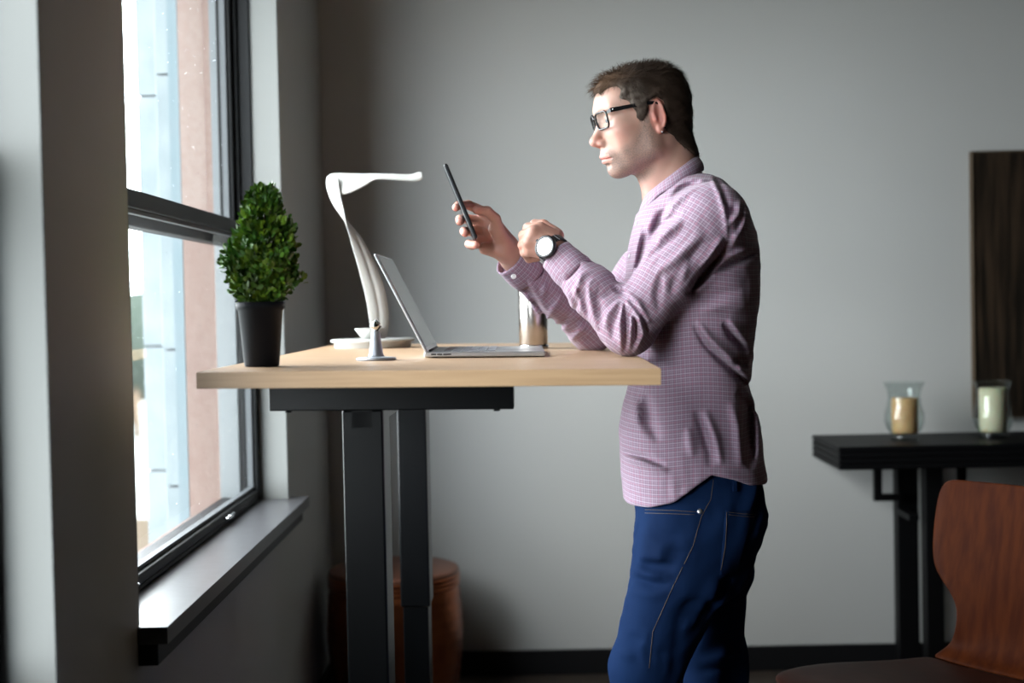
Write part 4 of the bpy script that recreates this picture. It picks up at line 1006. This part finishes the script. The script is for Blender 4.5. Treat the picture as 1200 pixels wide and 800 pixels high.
# far (right) hand holding the phone
wr_ = Wt(600, 301, 3.078); el_ = FE
ch = {'palm': [(FW + (FE - FW) * .25, Wt(600, 298, 3.075), .026, .0265), (Wt(600, 299, 3.075), Wt(589, 288, 3.068), .0265, .024),
               (Wt(596, 284, 3.08), Wt(571, 250, 3.075), .017, .0125), (Wt(594, 288, 3.08), Wt(563, 259, 3.085), .017, .0125), (Wt(592, 292, 3.078), Wt(561, 271, 3.083), .017, .0122), (Wt(590, 297, 3.072), Wt(562, 284, 3.072), .016, .0118),
               (Wt(592, 286, 3.050), Wt(580, 268, 3.035), .017, .0145), (Wt(590, 296, 3.055), Wt(568, 291, 3.05), .016, .013)],
      'fingers': [([Wt(571, 250, 3.072), Wt(549, 240, 3.062), Wt(537, 241, 3.03), Wt(534.5, 243, 2.992)], (.0115, .0100, .0090, .0085)),
                  ([Wt(563, 259, 3.083), Wt(545, 256, 3.072), Wt(539, 257, 3.035), Wt(539.0, 259.5, 2.990)], (.0115, .0100, .0092, .0088)),
                  ([Wt(561, 271, 3.081), Wt(549, 271, 3.070), Wt(544, 271, 3.032), Wt(545.0, 273, 2.992)], (.0112, .0098, .0092, .0086)),
                  ([Wt(562, 284, 3.070), Wt(553, 287, 3.052), Wt(550, 286, 3.012), Wt(558, 287, 2.980)], (.0112, .0098, .0092, .0085)),
                  ([Wt(586, 276, 3.040), Wt(580, 256, 3.022), Wt(571, 247.5, 3.005), Wt(558.5, 246, 2.992)], (.0145, .0118, .0108, .0090))]}
Vr, Qr = hand((-.17, 2.94, 1.32), (.03, 3.12, 1.54), ch, .006, None)
# near (left) hand: loose fist with the back of the hand to us
ch = {'palm': [(NW + (NE - NW) * .25, Wt(651, 296, 2.915), .0275, .0265), (Wt(651, 296, 2.915), Wt(644, 288, 2.925), .0265, .025),
               (Wt(650, 279, 2.935), Wt(633, 268, 2.930), .0180, .0138), (Wt(647, 284, 2.925), Wt(625, 272, 2.918), .0175, .0138), (Wt(643, 290, 2.922), Wt(620, 283, 2.920), .0175, .0134), (Wt(641, 295, 2.930), Wt(621, 293, 2.932), .0165, .0125),
               (Wt(652, 276, 2.955), Wt(640, 270, 2.965), .016, .0145), (Wt(640, 284, 2.945), Wt(628, 280, 2.95), .022, .020)],
      'fingers': [([Wt(633, 268, 2.930), Wt(619, 267, 2.957), Wt(620, 279, 2.985), Wt(632, 283, 2.985)], (.0130, .0110, .0098, .0085)),
                  ([Wt(625, 272, 2.918), Wt(614, 276, 2.950), Wt(617, 288, 2.978), Wt(629, 290, 2.978)], (.0132, .0112, .0100, .0088)),
                  ([Wt(620, 283, 2.920), Wt(613, 287, 2.950), Wt(617, 297, 2.974), Wt(629, 297, 2.972)], (.0128, .0108, .0098, .0086)),
                  ([Wt(621, 293, 2.932), Wt(615, 296, 2.955), Wt(620, 303, 2.972), Wt(630, 302, 2.968)], (.0115, .0098, .0088, .0078)),
                  ([Wt(648, 273, 2.960), Wt(637, 264, 2.972), Wt(627, 263, 2.985), Wt(618, 269, 2.996)], (.0148, .0120, .0108, .0092))]}
Vl, Ql = hand((.0, 2.86, 1.32), (.13, 3.02, 1.50), ch, .006, None)
# hidden trunk, arms and legs of the same body, coarse
g = Grid((-.06, 2.72, .05), (.56, 3.40, 1.56), .012); P = (g.X, g.Y, g.Z)
d = smax(torso(P, -.032), g.Z - W(800, 235, YC).z, .02); d = smax(d, .90 - g.Z, .02); d = smin(d, ell(P, (.372, YC, .86), (.095, .135, .10)), .05)
for S_, E_, W_, k_ in ((NS, NE, NW, 0), (FS, FE, FW, 0)):
    d = smin(d, smin(cap(P, S_, E_, .045, .034), cap(P, E_, W_, .033, .024), .01), .02)
for H_, K_, A_ in ((NH, NK, NA), (FH, FK, FA)): d = smin(d, smin(cap(P, H_, K_, .075, .048), cap(P, K_, A_, .046, .032), .01), .02)
Vc, Qc = snet(d, g.lo, g.h)
Va = np.concatenate([Vh, Vr, Vl, Vc]); n1, n2, n3 = len(Vh), len(Vh) + len(Vr), len(Vh) + len(Vr) + len(Vl)
Qa = np.concatenate([Qh, Qr + n1, Ql + n2, Qc + n3])
def bridge(VA, oa, QA, VB, ob, QB, near):
    # joins a fine piece to the trunk it grows from, out of sight inside the clothes
    ia = np.argmin(((VA - near) ** 2).sum(1)); a2 = [q for q in QA if ia in q][0]; i2 = a2[(list(a2).index(ia) + 1) % 4]
    ib = np.argmin(((VB - VA[ia]) ** 2).sum(1)); b2 = [q for q in QB if ib in q][0]; j2 = b2[(list(b2).index(ib) + 1) % 4]
    return [ia + oa, i2 + oa, j2 + ob, ib + ob]
Qa = np.concatenate([Qa, [bridge(Vh, 0, Qh, Vc, n3, Qc, Wt(803, 236, YC)), bridge(Vr, n1, Qr, Vc, n3, Qc, FW + (FE - FW) * .3), bridge(Vl, n2, Ql, Vc, n3, Qc, NW + (NE - NW) * .3)]])
bvh_dbg = None
def handred(V, tips):
    r = np.full(len(V), .22)
    for t in tips: r = np.maximum(r, np.clip(1.2 - np.linalg.norm(V - t, axis=1) / .018, 0, 1) * .75)
    return np.stack([np.zeros(len(V)), r, np.zeros(len(V))], 1)
tr_ = handred(Vr, [Wt(534, 243, 2.99), Wt(539, 259, 2.99), Wt(545, 273, 2.99), Wt(558, 246, 2.99), Wt(574, 251, 3.06), Wt(560, 289, 2.98)])
tl_ = handred(Vl, [Wt(660, 276, 2.94), Wt(612, 290, 2.95)]); tl_[:, 1] *= .6
tc_ = np.zeros((len(Vc), 3))
body = npmesh('body', Va, Qa, 'skin', man, tint=np.concatenate([head_t, tr_, tl_, tc_]))
print('body', len(Va))
# finger nails
bv_r = BVHTree.FromPolygons([tuple(v) for v in Vr], Qr.tolist())

# eyes
for sgn in (1, -1):
    c_ = H2W((.0895, .031 * sgn, .0160)); e_ = lathe('eyeball', [(.0118 * math.sin(PI * t / 14), -.0118 * math.cos(PI * t / 14)) for t in range(15)], c_, 'eye', man, 24, mtx=(RH @ Matrix.Rotation(PI / 2, 3, 'Y')), cap=False)
    lathe('iris', [(0, .0121), (.0030, .0119), (.0055, .01075)], c_, 'iris', e_, 20, mtx=(RH @ Matrix.Rotation(PI / 2 + .08, 3, 'Y')), cap=False)
# ---------------- hair
def C2L(x, y):
    """a point of the profile close-up (5x, from pixel 680,60) to head x, z"""
    X_, Z_ = (680 + x / 5 - 768) / -550 / c17, -(60 + y / 5 - 144) / 550; s, c_ = math.sin(math.radians(9)), math.cos(math.radians(9)); return (X_ * c_ - Z_ * s, X_ * s + Z_ * c_)
hp = [C2L(*p) for p in ((150, -40), (228, 165), (208, 215), (232, 255), (222, 300), (272, 335), (300, 378), (314, 428), (342, 468), (368, 464), (372, 360), (386, 322), (420, 300), (458, 322), (466, 390), (458, 450), (492, 505), (535, 540), (600, 585), (660, 625), (760, 620), (760, -40))]
g = Grid((-.125, -.10, -.10), (.130, .10, .150), .0018); P = (g.X, g.Y, g.Z); AY = np.abs(g.Y)
base = smin(ell(P, (.011, 0, .040), (.092, .074, .076)), ell(P, (-.027, 0, .03), (.058, .070, .070)), .03)
base = smin(base, ell(P, (.062, 0, .050), (.046, .058, .045)), .02)
base = smin(base, cap(P, (-.026, 0, -.02), tuple(NB), .053, .058), .028)
base = smin(base, cap((g.X, AY, g.Z), (.018, .052, .02), (.016, .052, -.055), .020, .019), .03)
th_ = .0045 + .0055 * sstep(g.Z, .02, .10) + .003 * sstep(-g.X, .0, .08)
hair = base - th_
shift = .034 * (1 - sstep(AY, .020, .052)) * sstep(g.Z, .05, .075)
pg = sdpoly(np.broadcast_to((g.X - shift)[:, :, :], (g.n[0], g.n[1], g.n[2])).astype(f32), np.broadcast_to(g.Z, g.n).astype(f32), hp)
hair = smax(hair, pg + .001, .010)
hair = hair + .0006 * wob((g.X * .35, g.Y, g.Z * .8), 420, 31) + .0012 * wob((g.X * .5, g.Y, g.Z), 170, 33)
V, Q = snet(hair, g.lo, g.h); V = relax(V, Q, 1, .3)
def haircol(x, y, z, r):
    g1 = np.clip(1 - np.sqrt(((x - .055) / .045) ** 2 + ((z - .055) / .045) ** 2), 0, 1) * (np.abs(y) > .03)   # greying temple
    side = np.clip(1 - np.sqrt(((x - .03) / .045) ** 2 + ((z - .02) / .06) ** 2), 0, 1)
    top = sstep(x, .03, .09) * sstep(z, .07, .10)
    c0 = np.array([.030, .019, .013]); cg = np.array([.155, .128, .108]); ct = np.array([.13, .075, .045])
    a = np.clip(g1 * 1.0 + side * .12, 0, 1)[..., None] * r[..., None]; t = (top * .8)[..., None]
    return (c0 * (1 - t) + ct * t) * (1 - a) + cg * a
tint = haircol(V[:, 0], V[:, 1], V[:, 2], np.clip(.55 + .45 * wob((V[:, 0] * .4, V[:, 1], V[:, 2]), 600, 41), 0, 1))
hair_o = npmesh('hair', np.array(HC) + V @ RHn.T, Q, 'hair', man, tint=tint); tag(hair_o, 'short dark brown hair greying at the temples')
# strands: short tapered hairs rooted on the cap
fnorm = np.cross(V[Q[:, 1]] - V[Q[:, 0]], V[Q[:, 2]] - V[Q[:, 0]]); fnorm /= np.linalg.norm(fnorm, axis=1)[:, None] + 1e-9; fcen = V[Q].mean(1)
outw = fcen - np.array([0, 0, .03]); sg = np.sign((fnorm * outw).sum(1)); fnorm *= sg[:, None]
ok = np.nonzero((np.abs(fcen[:, 1]) < .1) & ((fnorm * outw / np.linalg.norm(outw, axis=1)[:, None]).sum(1) > .35))[0]
sel = rng.choice(ok, 14000); pr = fcen[sel]; nr = fnorm[sel]; N = len(sel)
frontness = sstep(pr[:, 0], .035, .09) * sstep(pr[:, 2], .07, .10)
flow = np.stack([-.35 + 1.2 * frontness, np.zeros(N), -1 + 1.1 * sstep(pr[:, 2], .07, .12)], 1) + rng.normal(0, .28, (N, 3)); flow -= (flow * nr).sum(1)[:, None] * nr; flow /= np.linalg.norm(flow, axis=1)[:, None] + 1e-9
Lh = (.010 + .008 * sstep(pr[:, 2], .04, .11) + .006 * frontness) * rng.uniform(.6, 1.25, N); lift = .22 + .25 * sstep(pr[:, 2], .06, .11) + .2 * frontness + rng.uniform(-.1, .15, N)
sdv = np.cross(flow, nr); wd = .00042
p0 = pr - nr * .0015; p1 = p0 + flow * (Lh * .5)[:, None] + nr * (Lh * lift * .7)[:, None]; p2 = p0 + flow * Lh[:, None] + nr * (Lh * lift * .9)[:, None]
VV = np.concatenate([p0 - sdv * wd, p0 + sdv * wd, p1 - sdv * wd * .8, p1 + sdv * wd * .8, p2 - sdv * wd * .25, p2 + sdv * wd * .25]); a_ = np.arange(N)
QQ = np.concatenate([np.stack([a_, a_ + N, a_ + 3 * N, a_ + 2 * N], 1), np.stack([a_ + 2 * N, a_ + 3 * N, a_ + 5 * N, a_ + 4 * N], 1)])
tcs = haircol(pr[:, 0], pr[:, 1], pr[:, 2], rng.uniform(0, 1, N) ** .8) * rng.uniform(.7, 1.35, N)[:, None]
o = npmesh('hair_strands', np.array(HC) + VV @ RHn.T, QQ, 'hair', hair_o, tint=np.concatenate([tcs] * 6)); o['kind'] = 'stuff'
# earring
ec = H2W((ex - .001, ey + .0045, ez - .034)); lathe('earring', [(.0022 * math.sin(PI * t / 8), -.0022 * math.cos(PI * t / 8)) for t in range(9)], ec, 'chrome', man, 12, cap=False)

# ---------------- glasses
gl = empty('eyeglasses', H2W((.112, 0, .02)), 'black rectangular-framed eyeglasses worn on the face of the man', 'glasses')
def rrect(cy, cz, w_, h_, r_, x_, n_=6, wrap=.20):
    out = []
    for qx, qy, a0 in ((1, 1, 0), (-1, 1, 90), (-1, -1, 180), (1, -1, 270)):
        for k2 in range(n_ + 1):
            a = math.radians(a0 + 90 * k2 / n_); y_ = cy + qx * (w_ / 2 - r_) + r_ * math.cos(a); z_ = cz + qy * (h_ / 2 - r_) + r_ * math.sin(a)
            out.append(H2W((x_ - abs(y_) * wrap - (z_ - cz) * -.10, y_, z_)))
    return out
for sgn in (1, -1):
    pts_ = rrect(sgn * .0335, .0175, .050, .0345, .010, .1165)
    rim = tube('rim', pts_, .0023, 'specs', gl, 8, closed=True)
    mesh('lens', pts_, [tuple(range(len(pts_)))], 'lens', rim)
    h0, h1, h2, h3 = (.1050, sgn * .0600, .0305), (.099, sgn * .0680, .0330), (.03, sgn * .0795, .0345), (.004, sgn * .0800, .0335)
    bm = bmesh.new(); pts3 = [h0, h1, (.07, sgn * .0745, .0335), h2, h3, (-.012, sgn * .077, .022)]; ww = [.0030, .0045, .0040, .0036, .0030, .0018]; rows_ = []
    for (x_, y_, z_), hh in zip(pts3, ww):
        rows_.append([bm.verts.new(H2W((x_, y_ + a * .0013, z_ + b * hh))) for a, b in ((-1, -1), (1, -1), (1, 1), (-1, 1))])
    for r0_, r1_ in zip(rows_[:-1], rows_[1:]):
        for k2 in range(4): bm.faces.new((r0_[k2], r0_[(k2 + 1) % 4], r1_[(k2 + 1) % 4], r1_[k2]))
    bm.faces.new(rows_[0]); bm.faces.new(rows_[-1]); frombm('temple_arm', bm, 'specs', gl)
    lathe('hinge_rivet', [(0, 0), (.0012, 0), (.0012, .0006), (0, .0008)], H2W((.094, sgn * .0703, .0335)), 'chrome', gl, 10, mtx=RH @ Matrix.Rotation(-sgn * PI / 2, 3, 'X'))
tube('bridge', [H2W(p) for p in ((.1148, .0095, .022), (.1185, .004, .0255), (.1185, -.004, .0255), (.1148, -.0095, .022))], .0024, 'specs', gl, 8)

# ---------------- watch
wc = W(639.5, 289.5, 2.877); n_ = Vector((-.55, -.80, .22)).normalized()
ax = (Vector(NW - NE).normalized() * .75 + Vector((-.2, .1, .0))); ax = (ax - n_ * ax.dot(n_)).normalized(); sd2 = n_.cross(ax)
wt = empty('wristwatch', wc, 'black wristwatch with a bright white round dial on the near wrist of the man', 'watch')
mw = Matrix((sd2, ax, n_)).transposed()
lathe('case', [(0, -.006), (.0215, -.006), (.0240, -.003), (.0245, .0025), (.0225, .005), (.0190, .0055), (.0185, .0045), (0, .0045)], wc, 'watch_black', wt, 48, mtx=mw)
lathe('dial', [(0, .00475), (.0183, .0047)], wc, 'watch_face', wt, 40, mtx=mw, cap=False)
lathe('crown', [(0, 0), (.0028, 0), (.0028, .004), (0, .004)], wc + ax * .0243, 'watch_black', wt, 16, mtx=ax.to_track_quat('Z', 'Y').to_matrix())
ctr = wc - n_ * .0300; ra, rb = .0315, .0300
links = 22
for k2 in range(links):
    a = 2 * PI * k2 / links
    if math.cos(a) > .80: continue
    rad = n_ * math.cos(a) * rb + sd2 * math.sin(a) * ra; rn = rad.normalized(); tg = ax.cross(rn).normalized()
    mt = Matrix((tg, ax, rn)).transposed().to_4x4(); mt.translation = ctr + rad
    box('strap_link', (-.0041, -.0095, -.0014), (.0041, .0095, .0014), 'watch_black', wt, .0009, mt)

# ---------------- phone
t_, b_2 = W(521.5, 194, 3.0), W(557.5, 281, 3.0); axp = (t_ - b_2); Lp = axp.length; axp.normalize(); nrm = Vector((0, 1, 0)).cross(axp).normalized() ; yv = Vector((0, 1, 0))
rot = Matrix.Rotation(math.radians(3), 3, axp); nrm = rot @ nrm; yv = rot @ yv
mt = Matrix((nrm, yv, axp)).transposed().to_4x4(); mt.translation = (t_ + b_2) / 2
ph = empty('smartphone', (t_ + b_2) / 2, 'black smartphone held up edge-on in the far hand of the man', 'phone')
if (mt.to_3x3() @ Vector((1, 0, 0))).x < 0: sgn = -1
else: sgn = 1
box('phone_body', (-.0043, -.0375, -Lp / 2), (.0043, .0375, Lp / 2), 'phone', ph, .0035, mt)
box('glass_screen', (min(sgn * .0043, sgn * .0047), -.0345, -Lp / 2 + .004), (max(sgn * .0043, sgn * .0047), .0345, Lp / 2 - .004), 'alu_dark', ph, .0001, mt)
box('metal_band', (-.0015, -.0379, -Lp / 2 + .006), (.0015, -.0374, Lp / 2 - .006), 'phone_rim', ph, 0, mt)
box('side_button', (-.0012, -.0384, .030), (.0012, -.0378, .048), 'phone_rim', ph, 0, mt)
print('done')
